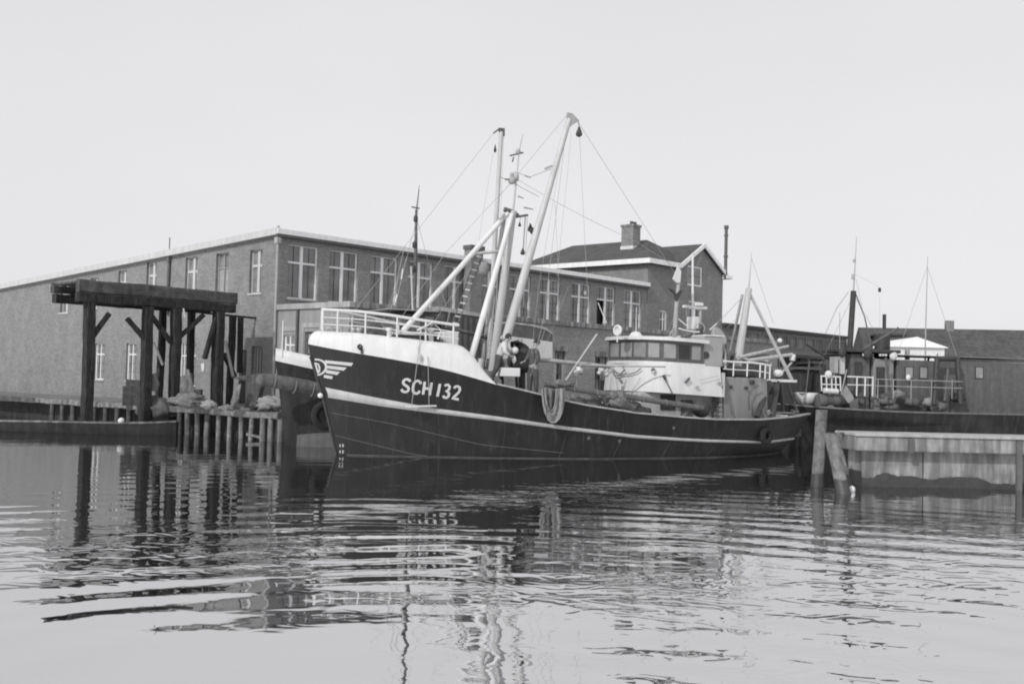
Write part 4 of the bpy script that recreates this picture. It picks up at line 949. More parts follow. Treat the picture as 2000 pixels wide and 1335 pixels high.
# gallows (dark legs with a pale platform on top)
q = MB(); a_, b2 = F1.S(1500, 742, .6), F1.S(1548, 742, .6); q.box((a_.x, -.8, a_.z-.07), (b2.x, .9, a_.z+.04)); q.build('gallows_top', 'white_worn', ship, .02)
pipe('gallows_leg', [(1503, 747, 1.4), (1478, 815, 2.2)], .13, 'dark_steel', .11); pipe('gallows_leg', [(1518, 747, .8), (1508, 818, 2.0)], .13, 'dark_steel', .12); pipe('gallows_leg', [(1524, 745, -.4), (1530, 812, -1.2)], .08, 'mid_steel')
c = F1.S(1512, 762, 1.0); MB().lathe((c.x, .8, c.z), [(.18, 0), (.18, .12)], 14, (0, 1, 0)).build('gallows_sheave', 'dark_steel', ship)
pipe('gallows_stay', [(1537, 745, .3), (1560, 810, .2)], .04, 'mid_steel')
q = MB(); pts = [F1.S(x, y, 2.1) for x, y in [(1464, 800), (1462, 775), (1470, 758), (1482, 752)]]; q.tube(pts, .03, 6); q.build('davit', 'mid_steel', ship)
# stern bits
c = F1.S(1520, 812, 1.2); MB().box((c.x-.35, .8, c.z-.2), (c.x+.35, 1.4, c.z+.05)).build('deck_box', 'white_worn', ship, .03)
c = F1.S(1545, 812, .6); MB().box((c.x-.2, .2, c.z-.2), (c.x+.2, .9, c.z+.12)).build('deck_box', 'mid_steel', ship, .03)
pipe('stern_rail', [(1505, 806, 2.0), (1540, 806, 1.2), (1560, 803, .2), (1545, 800, -1.2)], .02, 'spar_grey')
# ---- things on the wheelhouse roof
RZ_ = lambda u: rb_(u)+.13
c = F1.S(1206, 645, 1.0); q = MB(); q.torus((c.x, c.y, c.z), .17, .05, (1, .3, 0), 18, 8); q.lathe((c.x-.1, c.y, c.z), [(.02, -.02), (.17, .08)], 14, (1, .3, 0)); q.tube([(c.x, c.y, c.z-.15), (c.x, c.y, c.z-.45)], .03); q.build('searchlight', 'white_worn', ship)
c = F1.S(1242, 650, .7); q = MB(); q.lathe((c.x, c.y, RZ_(c.x)), [(.28, 0), (.2, .12), (.16, .17), (.02, .2)], 14); q.build('antenna_base', 'white_paint', ship); pipe('whip_antenna', [(1242, 650, .7), (1243, 600, .7)], .016, 'white_worn', .008)
pipe('signal_post', [(1317, 660, .9), (1322, 586, .9), (1328, 528, .9)], .10, 'spar_grey', .07, 10); pipe('post_stay', [(1305, 660, 1.3), (1318, 636, .9)], .022, 'spar_grey'); pipe('post_stay', [(1341, 636, .9), (1322, 620, .9)], .03, 'white_worn')
pipe('radar_mast', [(1353, 655, .2), (1353, 494, .2)], .055, 'white_paint', .045, 10)
c = F1.S(1353, 629, .2); q = MB(); q.box((c.x-.14, -.05, c.z-.28), (c.x+.14, .45, c.z+.22)); q.build('radar_box', 'white_paint', ship, .03)
c0, c1 = F1.S(1334, 598, .2), F1.S(1380, 602, .2); MB().bar(c0, c1, .16, .11).build('radar_scanner', 'white_worn', ship, .03); 
MB().box((c0.lerp(c1, .7).x-.1, .05, c1.z+.07), (c0.lerp(c1, .45).x, .35, c1.z+.2)).build('radar_housing', 'white_worn', ship, .03)
pipe('scanner_leg', [(1369, 590, .2), (1367, 660, .2)], .035, 'spar_grey')
pipe('scanner_leg', [(1341, 603, .2), (1341, 640, .2)], .015, 'spar_grey')
c = F1.S(1367, 641, .7); MB().torus(c, .2, .022, (.35, 1, 0), 24, 7).build('direction_finder', 'spar_grey', ship)
pt = F1.S(1342, 652, .8); MB().lathe((pt.x, .8, RZ_(pt.x)), [(.25, 0), (.25, .34), (.2, .36)], 14).build('compass_bin', 'mid_steel', ship); pt = F1.S(1366, 655, 1.1); MB().lathe((pt.x, 1.1, RZ_(pt.x)), [(.15, 0), (.15, .5), (.12, .52)], 14).build('vent_drum', 'dark_steel', ship)
pipe('roof_rail', [(1326, 641, 1.2), (1335, 644, 1.2), (1356, 648, 1.2), (1372, 648, 1.2)], .03, 'white_worn')
c = F1.S(1400, 660, .9); q = MB(); q.lathe((c.x, c.y, c.z), [(.08, -.3), (.28, -.12), (.40, .12), (.42, .17), (.34, .18)], 18, (-.3, .85, .5)); q.tube([(c.x, c.y, c.z-.6), (c.x, c.y, c.z-.1)], .12); q.build('ventilator_cowl', 'grey_cabin', ship)
pipe('exhaust_pipe', [(1413, 700, .5), (1420, 655, .5)], .05, 'mid_steel')
pipe('cabin_pipe', [(1410, 668, 1.6), (1416, 688, 1.7), (1417, 720, 1.9)], .05, 'spar_grey')
# ropes and fittings on the white bridge front
def on_bridge(x, y, off=.06):
    p = on_outline(OLb, 2.4, x); d = Vector((0, 1, 0)) if p.x < uFb-1.9 else Vector((p.x-(uFb-2.4), p.y, 0)).normalized()
    p = p+d*off; z = F1.zat(p.x, p.y, [(0, y), (3000, y)], 2.4); return Vector((p.x, p.y, z))
def bpipe(name, pts, r, mt): return MB().tube([on_bridge(x, y) for x, y in pts], r, 6).build(name, mt, ship)
bpipe('draped_rope', [(1196, 718), (1206, 727), (1218, 731), (1232, 730), (1244, 726), (1252, 719)], .022, 'rope')
bpipe('draped_rope', [(1194, 716), (1202, 733), (1212, 733), (1221, 722), (1218, 716)], .03, 'rope'); bpipe('draped_rope', [(1209, 737), (1216, 745)], .04, 'rope')
bpipe('hanging_line', [(1197, 732), (1194, 762)], .01, 'wire'); bpipe('hanging_line', [(1204, 733), (1208, 764)], .01, 'wire'); bpipe('hanging_line', [(1252, 737), (1234, 766)], .008, 'wire')
bpipe('boat_hook', [(1297, 737), (1313, 768)], .025, 'mid_steel'); bpipe('boat_hook_block', [(1295, 732), (1299, 740)], .06, 'dark_steel')
bpipe('bridge_lamp', [(1273, 720), (1278, 724)], .08, 'mid_steel'); bpipe('bridge_lamp', [(1275, 724), (1278, 726)], .07, 'white_worn')
bpipe('cleat', [(1337, 747), (1345, 738)], .05, 'mid_steel'); bpipe('cleat', [(1357, 757), (1362, 754)], .04, 'spar_grey'); bpipe('cleat', [(1401, 746), (1405, 750)], .06, 'spar_grey')
bpipe('hand_rail', [(1365, 742), (1380, 738), (1400, 733)], .014, 'spar_paint')
# clothes-line of white gear forward of the bridge
pipe('gear_line', [(1135, 719, 1.0), (1200, 716, 1.2)], .012, 'wire')
for x, y, r in [(1131, 724, .15), (1125, 729, .1), (1175, 722, .12), (1183, 729, .13), (1170, 728, .07), (1190, 722, .13)]:
    c = F1.S(x, y, 1.0); MB().ball(c, r, 10, (1, 1, 1.1), .5, x).build('float', 'white_worn', ship)
for x, y0, y1 in [(1128, 735, 765), (1085, 700, 750), (1100, 705, 750)]: pipe('hanging_gear', [(x, y0, .2), (x-1, y1, .2)], .05, 'canvas')
# working deck clutter: winch, net roller, bobbins
c = F1.S(1000, 745, .2); q = MB(); q.lathe((c.x, -.9, 2.0), [(.45, 0), (.45, .08), (.25, .12), (.25, .8), (.45, .84), (.45, .92), (.25, .96), (.25, 1.6), (.45, 1.64), (.45, 1.72)], 18, (0, 1, 0)); q.build('trawl_winch', 'mid_steel', ship)
q = MB(); a_ = F1.S(978, 714, 1.45); b2 = F1.S(1016, 737, 1.45); q.box((b2.x, 1.0, b2.z+.03), (a_.x, 1.45, a_.z-.06)); q.build('winch_cover', 'white_board', ship, .02)
for xx in (981, 1008): pipe('winch_leg', [(xx, 732, .5), (xx+2, 762, .5)], .05, 'dark_steel')
q = MB(); q.box((F1.S(1016, 760, 0).x, -1.5, 1.0), (F1.S(975, 760, 0).x, 1.2, 1.75)); q.build('deck_hatch', 'grey_casing', ship, .04)
mast_sock = MB().lathe((F1.S(962, 720, 0).x, 0, 1.0), [(.3, 0), (.3, .9), (.2, 1.0)], 14).build('mast_step', 'spar_grey', ship)
bpx = F1.S(978, 680, 1.0)
for x, y, r in [(1176, 789, .28), (1196, 791, .22), (1236, 797, .24), (1188, 788, .2), (1160, 786, .25)]:
    c = F1.S(x, y, 1.9); MB().torus(c, r*.75, r*.35, (1, .2, 0), 16, 8).build('bobbin', 'dark_steel', ship)
for x0, y0, x1, y1 in [(1108, 772, 1116, 792), (1118, 770, 1124, 792), (1140, 776, 1133, 797)]: pipe('deck_stay', [(x0, y0, 2.0), (x1, y1, 2.0)], .03, 'spar_grey')
pipe('pole', [(1104, 744, 1.6), (1166, 652, 1.9)], .035, 'spar_paint', .03)
q = MB(); c = F1.S(945, 524, -.2)
q.ball(c, .26, 14, (.8, .9, 1.1), .35, 3); q.build('net_bundle', 'canvas', ship)
pipe('life_ring_hanger', [(940, 700, -1), (938, 735, -1)], .12, 'white_worn', .08)
c = F1.S(1374, 795, 2.3)
# dents, scupper marks
for x, y in [(1316, 835), (1210, 861), (1150, 855)]:
    c = H1.hit(x, y); MB().lathe((c.x, c.y-.02, c.z), [(.07, 0), (.06, .03)], 10, (0, 1, 0)).build('scupper', 'mid_steel', ship)

# ---- things carried by the trawler
fl_ = MB(); P = [F1.S(x, y, .1) for x, y in [(1034, 435), (1045, 448), (1042, 459), (1031, 451)]]; rows = []
for i in range(7):
    rows.append([P[0].lerp(P[1], i/6).lerp(P[3].lerp(P[2], i/6), j/6)+Vector((0, .05*math.sin(i*1.3+j), 0)) for j in range(7)])
fl_.grid(rows); o = fl_.build('signal_flag', 'dark_steel'); o.matrix_world = ship.matrix_world
def place(o): o.location = ship.location; o.rotation_euler = ship.rotation_euler; return o
mo = o.modifiers.new('solid', 'SOLIDIFY'); mo.thickness = .01
tag(place(o), 'small dark flag hanging under the main mast crosstree of SCH 132', 'flag')
q = MB()
P = [F1.S(x, y, .95) for x, y in [(1304, 563), (1314, 566), (1320, 575), (1325, 568), (1332, 566), (1326, 578), (1322, 588), (1316, 585), (1316, 575)]]
q.prism(P, (0, .07, 0)); o = place(q.build('dark_pennant', 'dark_steel')); tag(o, 'ragged dark pennant caught on the pale post above the wheelhouse', 'pennant')
q = MB(); P = [F1.S(x, y, .95) for x, y in [(1323, 520), (1329, 530), (1327, 552), (1320, 552), (1313, 545)]]; q.prism(P, (0, .06, 0)); o = place(q.build('pale_pennant', 'white_worn')); tag(o, 'pale triangular pennant at the top of the wheelhouse signal post', 'pennant')
# long trawl beam lying on the port rail
tb = thing('trawl_beam', 'long steel beam-trawl pole lying along the port rail of SCH 132 with net bundles lashed on', 'trawl beam', (STERN[0], STERN[1], 0), F1.rot)
MB().tube([F1.S(x, y, 2.75) for x, y in [(1063, 749), (1150, 764), (1250, 778), (1345, 793), (1372, 797)]], .105, 12).build('pole', 'mid_steel', tb)
c = F1.S(1373, 797, 2.6); q = MB(); q.lathe((c.x, 2.45, c.z), [(.1, 0), (.36, .03), (.36, .18), (.1, .21)], 18, (.5, 1, 0)); q.build('beam_shoe', 'dark_steel', tb); 
q = MB(); q.tube([F1.S(1348, 795, 2.6), F1.S(1334, 815, 2.6)], .09, 8); q.build('beam_foot', 'mid_steel', tb)
for x, y, r, s_ in [(1098, 749, .30, (1.5, .7, .45)), (1088, 752, .25, (1.5, .6, .45)), (1195, 772, .22, (1.3, .9, .8)), (1213, 776, .25, (1, .9, 1)), (1206, 784, .25, (1.4, .8, .9))]:
    MB().ball(F1.S(x, y, 2.75), r, 16, s_, .6, x).build('net_bundle', 'net_twine', tb)
for x in (1120, 1165, 1255, 1300): c = F1.S(x, interp([(1063, 749), (1150, 764), (1250, 778), (1345, 793)], x), 2.75); MB().torus(c, .11, .02, (1, 0, -.1), 14, 6).build('lashing', 'rope', tb)
# net hanging over the side
def strands(name, fn, n, r, mt, parent=None, seed=1):
    rnd = random.Random(seed); q = MB()
    for i in range(n):
        a_ = rnd.random(); q.tube([fn(a_, t/9, rnd) for t in range(10)], r*rnd.uniform(.6, 1.4), 4, cap=False)
    return q.build(name, mt, parent)
nt_ = thing('hanging_net', 'grey fishing net spilling in a long loop over the black side below the trawl beam', 'net', (STERN[0], STERN[1], 0), F1.rot)
NL = [(1058, 762), (1058, 775), (1064, 800), (1070, 815), (1078, 823)]; NR = [(1100, 768), (1102, 785), (1096, 805), (1088, 819), (1078, 824)]
def net_fn(a_, t, rnd):
    k = t*4; yl = interp([(i, p[1]) for i, p in enumerate(NL)], k); xl = interp([(i, p[0]) for i, p in enumerate(NL)], k); xr = interp([(i, p[0]) for i, p in enumerate(NR)], k); yr = interp([(i, p[1]) for i, p in enumerate(NR)], k)
    x = lerp(xl, xr, a_); y = lerp(yl, yr, a_)-(1-t)*6*math.sin(a_*3.1); p = H1.hit(x, max(y, 772)); p = F1.S(x, y, max(p.y, 2.85)+.12+.08*math.sin(a_*17+t*4)); return p
q = MB(); rows = []
for i in range(15):
    rows.append([net_fn(i/14, j/14, None)-Vector((0, .04, 0))+Vector((0, .09*noise.noise(Vector((i*.7, j*.5, 0))), 0)) for j in range(15)])
q.grid(rows); q.build('net_body', 'net_twine', nt_)
tag(strands('net_strands', net_fn, 46, .012, 'rope', nt_, 3), kind='stuff')
def arcn(a_, t, rnd):
    cx_, rx_ = lerp(1076, 1081, a_), lerp(10, 22, a_); ang = math.pi*t; x = cx_-rx_*math.cos(ang); y = 758+lerp(45, 68, a_)*math.sin(ang)**.8
    return F1.S(x, y, 3.12+.05*math.sin(t*9+a_*8))
tag(strands('net_loops', arcn, 22, .016, 'canvas', nt_, 5), kind='stuff')
# heap of net on the side deck
hp = thing('net_heap', 'tumbled grey heap of fishing net on the side deck just forward of the deckhouse', 'net', (STERN[0], STERN[1], 0), F1.rot)
for i, (x, y, r) in enumerate([(1150, 786, .34), (1215, 795, .40), (1232, 798, .32), (1200, 792, .3), (1130, 782, .25), (1252, 800, .28), (1225, 786, .28)]):
    MB().ball(F1.S(x, y+4, 2.2), r, 18, (1.5, 1, .8), .7, i*3).build('net_fold', ['net_twine', 'canvas', 'rope'][i % 3], hp)
# tyre fender near the stern, painters' plank at the bow
def tyre(name, label, c, R0_, r0_, ax, frame, rz):
    t = thing(name, label, 'tyre', frame.W(c.x, c.y, c.z), frame.rot); MB().torus((0, 0, 0), R0_, r0_, ax, 28, 10).build('tyre', 'tyre_rubber', t)
    MB().tube([(0, r0_*.3, R0_), (0, -.05, R0_+.5), (0, -.25, R0_+.8)], .02, 6).build('rope', 'rope', t); return t
c = H1.hit(1491, 851); t_ = tyre('tyre_fender', 'worn tyre fender hanging at the stern quarter of SCH 132', c+Vector((0, .16, .02)), .25, .13, (-.35, 1, 0), F1, 0)
pk = thing('painters_plank', 'narrow painters plank slung on ropes below the letters SCH on the bow', 'plank', (STERN[0], STERN[1], 0), F1.rot)
vv = H1.hit(822, 792).y+.22
a_, b2 = F1.S(794, 793, vv), F1.S(850, 792, vv); q = MB().bar(a_, b2, .26, .05); q.build('board', 'white_worn', pk)
for (x0, y0), (x1, y1) in [((822, 650), (804, 793)), ((835, 680), (838, 793))]:
    p0 = H1.hit(x0, 706); pa_ = F1.S(x0, y0, p0.y-.25); pm = F1.S(lerp(x0, x1, .38), 705, p0.y+.07); MB().tube([pa_, pm, F1.S(x1, y1-2, vv)], .013, 5).build('sling_rope', 'wire', pk)
q = MB(); c = F1.S(822, 699, H1.hit(822, 712).y+.06); MB().lathe(c-Vector((0, 0, .12)), [(.03, 0), (.045, .1), (.02, .25)], 8).build('sling_hook', 'spar_grey', pk)

# ---- ship moored behind
bwp = Pz(556, 871, 0)
F2 = Frame((bwp.x+.885*19.5, bwp.y+.466*19.5), (-.885, -.466))
stem2 = []
for x, y in [(558, 880), (556, 871), (549, 800), (543, 740), (539, 712), (535, 690)]:
    p = F2.S(x, y, 0); stem2.append((p.z, p.x))
stem2.sort(); stem2[0] = (-1.0, stem2[1][1]-.2)
H2 = Hull(F2, 19.5, 0, stem2, [(-1, 1.5), (0, .4), (1, -.5), (2, -1)], 2.6, 2.9, 1.7, 2.6)
H2.zr = lambda u, v, z: 1.75+1.95*max(0, (u-4)/16)**1.9+.35*max(0, (5-u)/6)**2
sh2 = thing('second_trawler', 'dark trawler with white bulwark bow moored behind SCH 132, only its bow and deckhouses showing', 'trawler', (F2.o.x, F2.o.y, 0), F2.rot)
H2.body(50, 12).build('hull', 'hull_dark', sh2, merge=True)
RW = [(530, 689.5), (535, 690), (620, 712), (700, 727)]; RWb = [(530, 711), (540, 712), (620, 730), (700, 745)]
q = MB(); rows = []
for i in range(41):
    w = lerp(.66, .998, i/40); u, v, z = H2.rail(w); rows.append([(u, v+.02, z-.42), (u, v+.05, z-.2), (u, v+.03, z+.06), (u, v-.12, z+.07)])
q.grid(rows); q.grid([[(p[0], -p[1], p[2]) for p in r] for r in rows]); q.build('bulwark_band', 'white_paint', sh2)
dk = MB(); dk.grid([[(H2.rail(w)[0], H2.rail(w)[1]-.05, H2.rail(w)[2]-.6), (H2.rail(w)[0], -H2.rail(w)[1]+.05, H2.rail(w)[2]-.6)] for w in [i/30*.97+.015 for i in range(31)]]); dk.build('deck', 'deck_wood', sh2)
q = MB(); q.grid([[(u, H2.B(u, z)+.015, z) for z in (-.1, .1, .3, .45+.12*math.sin(i*.4))] for i, u in enumerate([lerp(H2.L-.4, H2.L-4.5, i/12) for i in range(13)])]); q.build('lighter_bow_band', 'mid_steel', sh2)  # lighter grey band low along the bow
def p2(name, pts, r, mt, r1=None, n=8, par=sh2): return MB().tube([F2.S(x, y, v) for x, y, v in pts], r, n, r1).build(name, mt, par)
# pale pole with rope near the bow
p2('jack_staff', [(551, 697, .2), (553, 625, .2)], .035, 'white_worn', .02)
# wheelhouse with flat roof (canopy)
def box2(name, x0, x1, y0, y1, v0, v1, mt, bev=0, par=sh2):
    a_, b2 = F2.S(x0, y0, v1), F2.S(x1, y1, v1); return MB().box((a_.x, v0, a_.z), (b2.x, v1, b2.z)).build(name, mt, par, bev)
box2('forward_house', 770, 853, 612, 690, -1.3, 1.0, 'mid_steel', .03)
box2('house_roof', 757, 858, 602, 609, -1.6, 1.35, 'spar_paint', .03)
for x0 in (776, 802, 828): f_ = box2('window', x0, x0+20, 615, 638, .99, 1.02, 'dark_steel'); box2('pane', x0+1.5, x0+18.5, 617, 636, 1.021, 1.03, 'pane_glass', par=f_)
q = MB(); pts = [F2.S(x, y, .6) for x, y in [(862, 602), (955, 618), (955, 720), (862, 700)]]; q.prism(pts, (0, -2.0, 0)); q.build('fish_hold_house', 'mid_steel', sh2)
for x in range(870, 955, 11): q = p2('cladding_batten', [(x, 606+(x-862)*.17, .63), (x-1, 700, .63)], .03, 'dark_steel')
q = MB(); pts = [F2.S(x, y, .66) for x, y in [(856, 598), (960, 615), (960, 622), (856, 606)]]; q.prism(pts, (0, -2.1, 0)); q.build('house_roof', 'spar_grey', sh2)
# bridge: dark curved top over white sides
A2, B2 = F2.S(1078, 662, .8), F2.S(1003, 650, .8)
q = MB(); pts = [F2.S(x, y, .9) for x, y in [(985, 632), (1000, 632), (1040, 637), (1065, 644), (1079, 655), (1079, 667.5), (985, 655)]]; q.prism(pts, (0, -2.2, 0)); q.build('bridge_top', 'varnish', sh2)
q = MB(); pts = [F2.S(x, y, .93) for x, y in [(985, 628), (1000, 628), (1040, 633), (1066, 639), (1080, 650), (1080, 654), (1065, 643.5), (1040, 637), (1000, 632), (985, 632)]]; q.prism(pts, (0, -2.3, 0)); q.build('bridge_roof', 'spar_grey', sh2)
q = MB(); pts = [F2.S(x, y, .95) for x, y in [(985, 655), (1079, 667.5), (1079, 699), (985, 700)]]; q.prism(pts, (0, -2.3, 0)); q.build('bridge_side', 'white_paint', sh2)
c = F2.S(993, 628, .3); MB().ball(c, .3, 12, (1.6, 1, .55)).build('upturned_tender', 'dark_steel', sh2)
# foremast with lanterns
p2('fore_mast', [(806, 690, 0), (812, 500, 0), (813, 410, 0)], .10, 'mid_steel', .05, 10); p2('fore_topmast', [(813, 412, 0), (819, 362, 0)], .03, 'mid_steel', .01)
p2('yard', [(804, 404, 0), (819, 407, 0)], .03, 'mid_steel')
for x, y, r in [(812, 427, .09), (810, 478, .10), (808, 525, .11)]: c = F2.S(x, y, 0); MB().lathe((c.x, 0, c.z-.13), [(r*.7, 0), (r, .03), (r, .2), (r*.5, .28)], 12).build('lantern', 'dark_steel', sh2)
p2('white_pole', [(803, 520, .6), (806, 608, .6)], .04, 'spar_paint')
for pts in [[(813, 430, 0), (760, 640, .4)], [(815, 430, 0), (870, 640, -.4)], [(805, 460, .2), (770, 605, .8)], [(819, 370, 0), (815, 420, 0)], [(795, 500, .3), (745, 635, .4)]]: p2('rigging_wire', pts, .008, 'wire')
p2('tackle', [(787, 525, .6), (784, 545, .6)], .035, 'white_worn'); p2('tackle', [(776, 575, .6), (772, 590, .6)], .04, 'white_worn'); p2('tackle', [(790, 480, .6), (762, 612, .6)], .014, 'spar_grey')
fd = thing('rolled_fender', 'fat grey rolled fender lying along the bow of the trawler behind', 'fender', (F2.o.x, F2.o.y, 0), F2.rot)
P = [F2.S(x, y, 1.3) for x, y in [(517, 742), (560, 748), (600, 755), (632, 764)]]
q = MB(); q.tube([P[0]+Vector((.1, 0, 0))]+P, .26, 14); q.ball(P[0]+Vector((.08, 0, 0)), .26, 14); q.build('roll', 'mid_canvas', fd)
for t in (.15, .5, .8): c = P[0].lerp(P[3], t); MB().torus(c, .27, .025, (P[3]-P[0]).normalized(), 18, 6).build('lashing', 'rope', fd)
c = H2.hit(612, 808); t2 = tyre('tyre_fender', 'big dark tyre hanging on the bow of the trawler behind SCH 132', Vector((c.x, 2.0, c.z)), .40, .16, (.1, 1, 0), F2, 0)
pt_ = MB(); 

# ---- people on the working deck
def person(label, J, rad, shirt, trousers, hold=None, group=None):
    """J: joints (ship coordinates); one continuous skinned body, clothes and hair as children"""
    root = thing('person', label, 'person', (STERN[0], STERN[1], 0), F1.rot)
    def skin(name, chain, radii, mt, sub=2, root_i=0):
        idx = {}; vs = []; es = []
        for a_, b2 in chain:
            for k_ in (a_, b2):
                if k_ not in idx: idx[k_] = len(vs); vs.append(J[k_])
            es.append((idx[a_], idx[b2]))
        me = bpy.data.meshes.new(name); me.from_pydata([tuple(v) for v in vs], es, [])
        o = bpy.data.objects.new(name, me); COL.objects.link(o)
        sk = o.modifiers.new('skin', 'SKIN'); sk.use_smooth_shade = True
        lay = me.skin_vertices[0] if me.skin_vertices else None
        if lay is None:
            bm = bmesh.new(); bm.from_mesh(me); bm.verts.layers.skin.verify(); bm.to_mesh(me); bm.free(); lay = me.skin_vertices[0]
        for k_, i in idx.items(): r = radii[k_]; r = (r, r) if not isinstance(r, tuple) else r; lay.data[i].radius = r; lay.data[i].use_root = (i == root_i)
        ss = o.modifiers.new('sub', 'SUBSURF'); ss.levels = ss.render_levels = sub
        dg = bpy.context.evaluated_depsgraph_get(); m2 = bpy.data.meshes.new_from_object(o.evaluated_get(dg)); bpy.data.objects.remove(o)
        for p in m2.polygons: p.use_smooth = True
        m2.materials.clear(); m2.materials.append(MATS[mt]); o2 = bpy.data.objects.new(name, m2); COL.objects.link(o2); o2.parent = root; return o2
    B_ = [('pel', 'chest'), ('chest', 'neck'), ('neck', 'head'), ('head', 'crown'), ('chest', 'shL'), ('shL', 'elL'), ('elL', 'wrL'), ('chest', 'shR'), ('shR', 'elR'), ('elR', 'wrR'), ('wrL', 'paL'), ('wrR', 'paR'),
          ('pel', 'hiL'), ('hiL', 'knL'), ('knL', 'anL'), ('anL', 'toL'), ('pel', 'hiR'), ('hiR', 'knR'), ('knR', 'anR'), ('anR', 'toR')]
    for s_ in 'LR':
        pa_ = J['pa'+s_]; d = (pa_-J['wr'+s_]).normalized(); sd2 = d.cross(Vector((0, 0, 1))).normalized()
        for f in range(5):
            o_ = (f-1.5)*.022 if f < 4 else -.05; ln = (.075, .085, .08, .065, .055)[f]
            J['f%d%s' % (f, s_)] = pa_+sd2*o_+d*ln*.55; J['g%d%s' % (f, s_)] = pa_+sd2*o_*1.1+d*ln*.9-Vector((0, 0, ln*.5)); rad['f%d%s' % (f, s_)] = .011; rad['g%d%s' % (f, s_)] = .009
            B_ += [('pa'+s_, 'f%d%s' % (f, s_)), ('f%d%s' % (f, s_), 'g%d%s' % (f, s_))]
    skin('body', B_, rad, 'skin', 1)
    gr = lambda k_: dict((a_, (tuple(x_+k_ for x_ in b2) if isinstance(b2, tuple) else b2+k_)) for a_, b2 in rad.items())
    skin('shirt', [('pel', 'chest'), ('chest', 'neckb'), ('chest', 'shL'), ('shL', 'elL'), ('elL', 'cuL'), ('chest', 'shR'), ('shR', 'elR'), ('elR', 'cuR')], gr(.022), shirt)
    skin('trousers', [('pel', 'waist'), ('pel', 'hiL'), ('hiL', 'knL'), ('knL', 'anL'), ('pel', 'hiR'), ('hiR', 'knR'), ('knR', 'anR')], gr(.028), trousers)
    skin('boots', [('anL', 'toL')], gr(.02), 'tyre_rubber', 1); skin('boots', [('anR', 'toR')], gr(.02), 'tyre_rubber', 1)
    h = J['head']; c = J['crown']; up = (c-h).normalized()
    MB().ball(h+up*.07-J['face']*.035, .122, 14, (1, .95, 1), .15, 2).build('hair', 'hair', root)
    q = MB(); fc = J['face']; sdv = fc.cross(up).normalized(); q.ball(h+fc*.12+up*.03, .022, 8, (1, 1, 1.3)); [q.ball(h+sdv*.115*s_+up*.03, .024, 8, (1, .6, 1.4)) for s_ in (1, -1)]; q.build('nose_and_ears', 'skin', root)
    return root
RAD = dict(pel=(.16, .13), waist=(.16, .125), chest=(.185, .14), neck=.06, neckb=.08, head=.11, crown=.09, shL=.085, shR=.085, elL=.062, elR=.062, wrL=.03, wrR=.03, cuL=.036, cuR=.036, paL=(.035, .02), paR=(.035, .02), hiL=.11, hiR=.11, knL=.078, knR=.078, anL=.052, anR=.052, toL=.035, toR=.035)
def joints(px, v, face):                          # px: photo positions of the joints; v offsets
    J = {k_: F1.S(x, y, v+dv) for k_, (x, y, dv) in px.items()}; J['neckb'] = J['chest'].lerp(J['neck'], .8); J['waist'] = J['pel'].lerp(J['chest'], .25)
    J['cuL'] = J['elL'].lerp(J['wrL'], .85); J['cuR'] = J['elR'].lerp(J['wrR'], .85); J['face'] = Vector(face).normalized(); return J
v0 = 1.3
Ja = joints(dict(head=(993, 661, 0), crown=(995, 656, 0), neck=(989, 667, 0), chest=(981, 676, 0), pel=(975, 698, 0), shL=(985, 673, .2), elL=(986, 687, .3), wrL=(997, 695, .3), paL=(1001, 696, .3), shR=(984, 673, -.2), elR=(990, 684, -.3), wrR=(1001, 688, -.25), paR=(1005, 688, -.25),
                     hiL=(974, 700, .1), knL=(970, 718, .15), anL=(960, 738, .1), toL=(965, 742, .1), hiR=(976, 700, -.1), knR=(981, 716, -.1), anR=(976, 736, -.1), toR=(982, 739, -.1)), v0, (-1, .1, -.4))
person('man in a pale shirt leaning forward over the gear at the foot of the mast', Ja, dict(RAD), 'shirt_light', 'trousers')
Jb = joints(dict(head=(1047, 672, 0), crown=(1047, 667, 0), neck=(1045, 679, 0), chest=(1042, 691, 0), pel=(1041, 717, 0), shL=(1049, 685, .15), elL=(1052, 702, .2), wrL=(1044, 713, .15), paL=(1040, 715, .15), shR=(1036, 685, -.2), elR=(1030, 700, -.2), wrR=(1024, 706, -.1), paR=(1020, 707, -.1),
                     hiL=(1045, 719, .1), knL=(1047, 743, .12), anL=(1047, 768, .1), toL=(1043, 771, .15), hiR=(1037, 719, -.1), knR=(1035, 743, -.1), anR=(1034, 768, -.1), toR=(1030, 770, -.05)), 1.7, (1, .2, -.3))
person('man in dark overalls standing with his back turned beside the dark gear', Jb, dict(RAD), 'overall_grey', 'overall_grey')
# dark block of hauling gear between them: a net drum with oilskins thrown over
gd = thing('hauling_gear', 'dark rounded hauling gear draped with oilskin between the two men', 'winch gear', (STERN[0], STERN[1], 0), F1.rot)
c = F1.S(1020, 704, .9); q = MB(); q.lathe((c.x, .5, c.z), [(.1, 0), (.44, .03), (.44, .12), (.3, .16), (.3, .5), (.44, .54), (.44, .64), (.1, .66)], 22, (0, 1, 0)); q.build('drum', 'dark_steel', gd)
q = MB(); rows = []
for i in range(15):
    t = i/14; x = lerp(998, 1038, t); y = interp([(998, 668), (1008, 668), (1022, 669), (1032, 676), (1038, 690)], x)
    rows.append([F1.S(x, y+j*4.2*(1+.3*math.sin(i*.8)) if x > 1010 else y+j*.9, 1.05+.12*math.sin(j*.8+i*.5)) for j in range(9)])
q.grid(rows); o = q.build('oilskin', 'oilskin', gd); mo = o.modifiers.new('solid', 'SOLIDIFY'); mo.thickness = .08
MB().tube([F1.S(1020, 704, .9), F1.S(1020, 760, .9)], .12, 8).build('pedestal', 'dark_steel', gd)
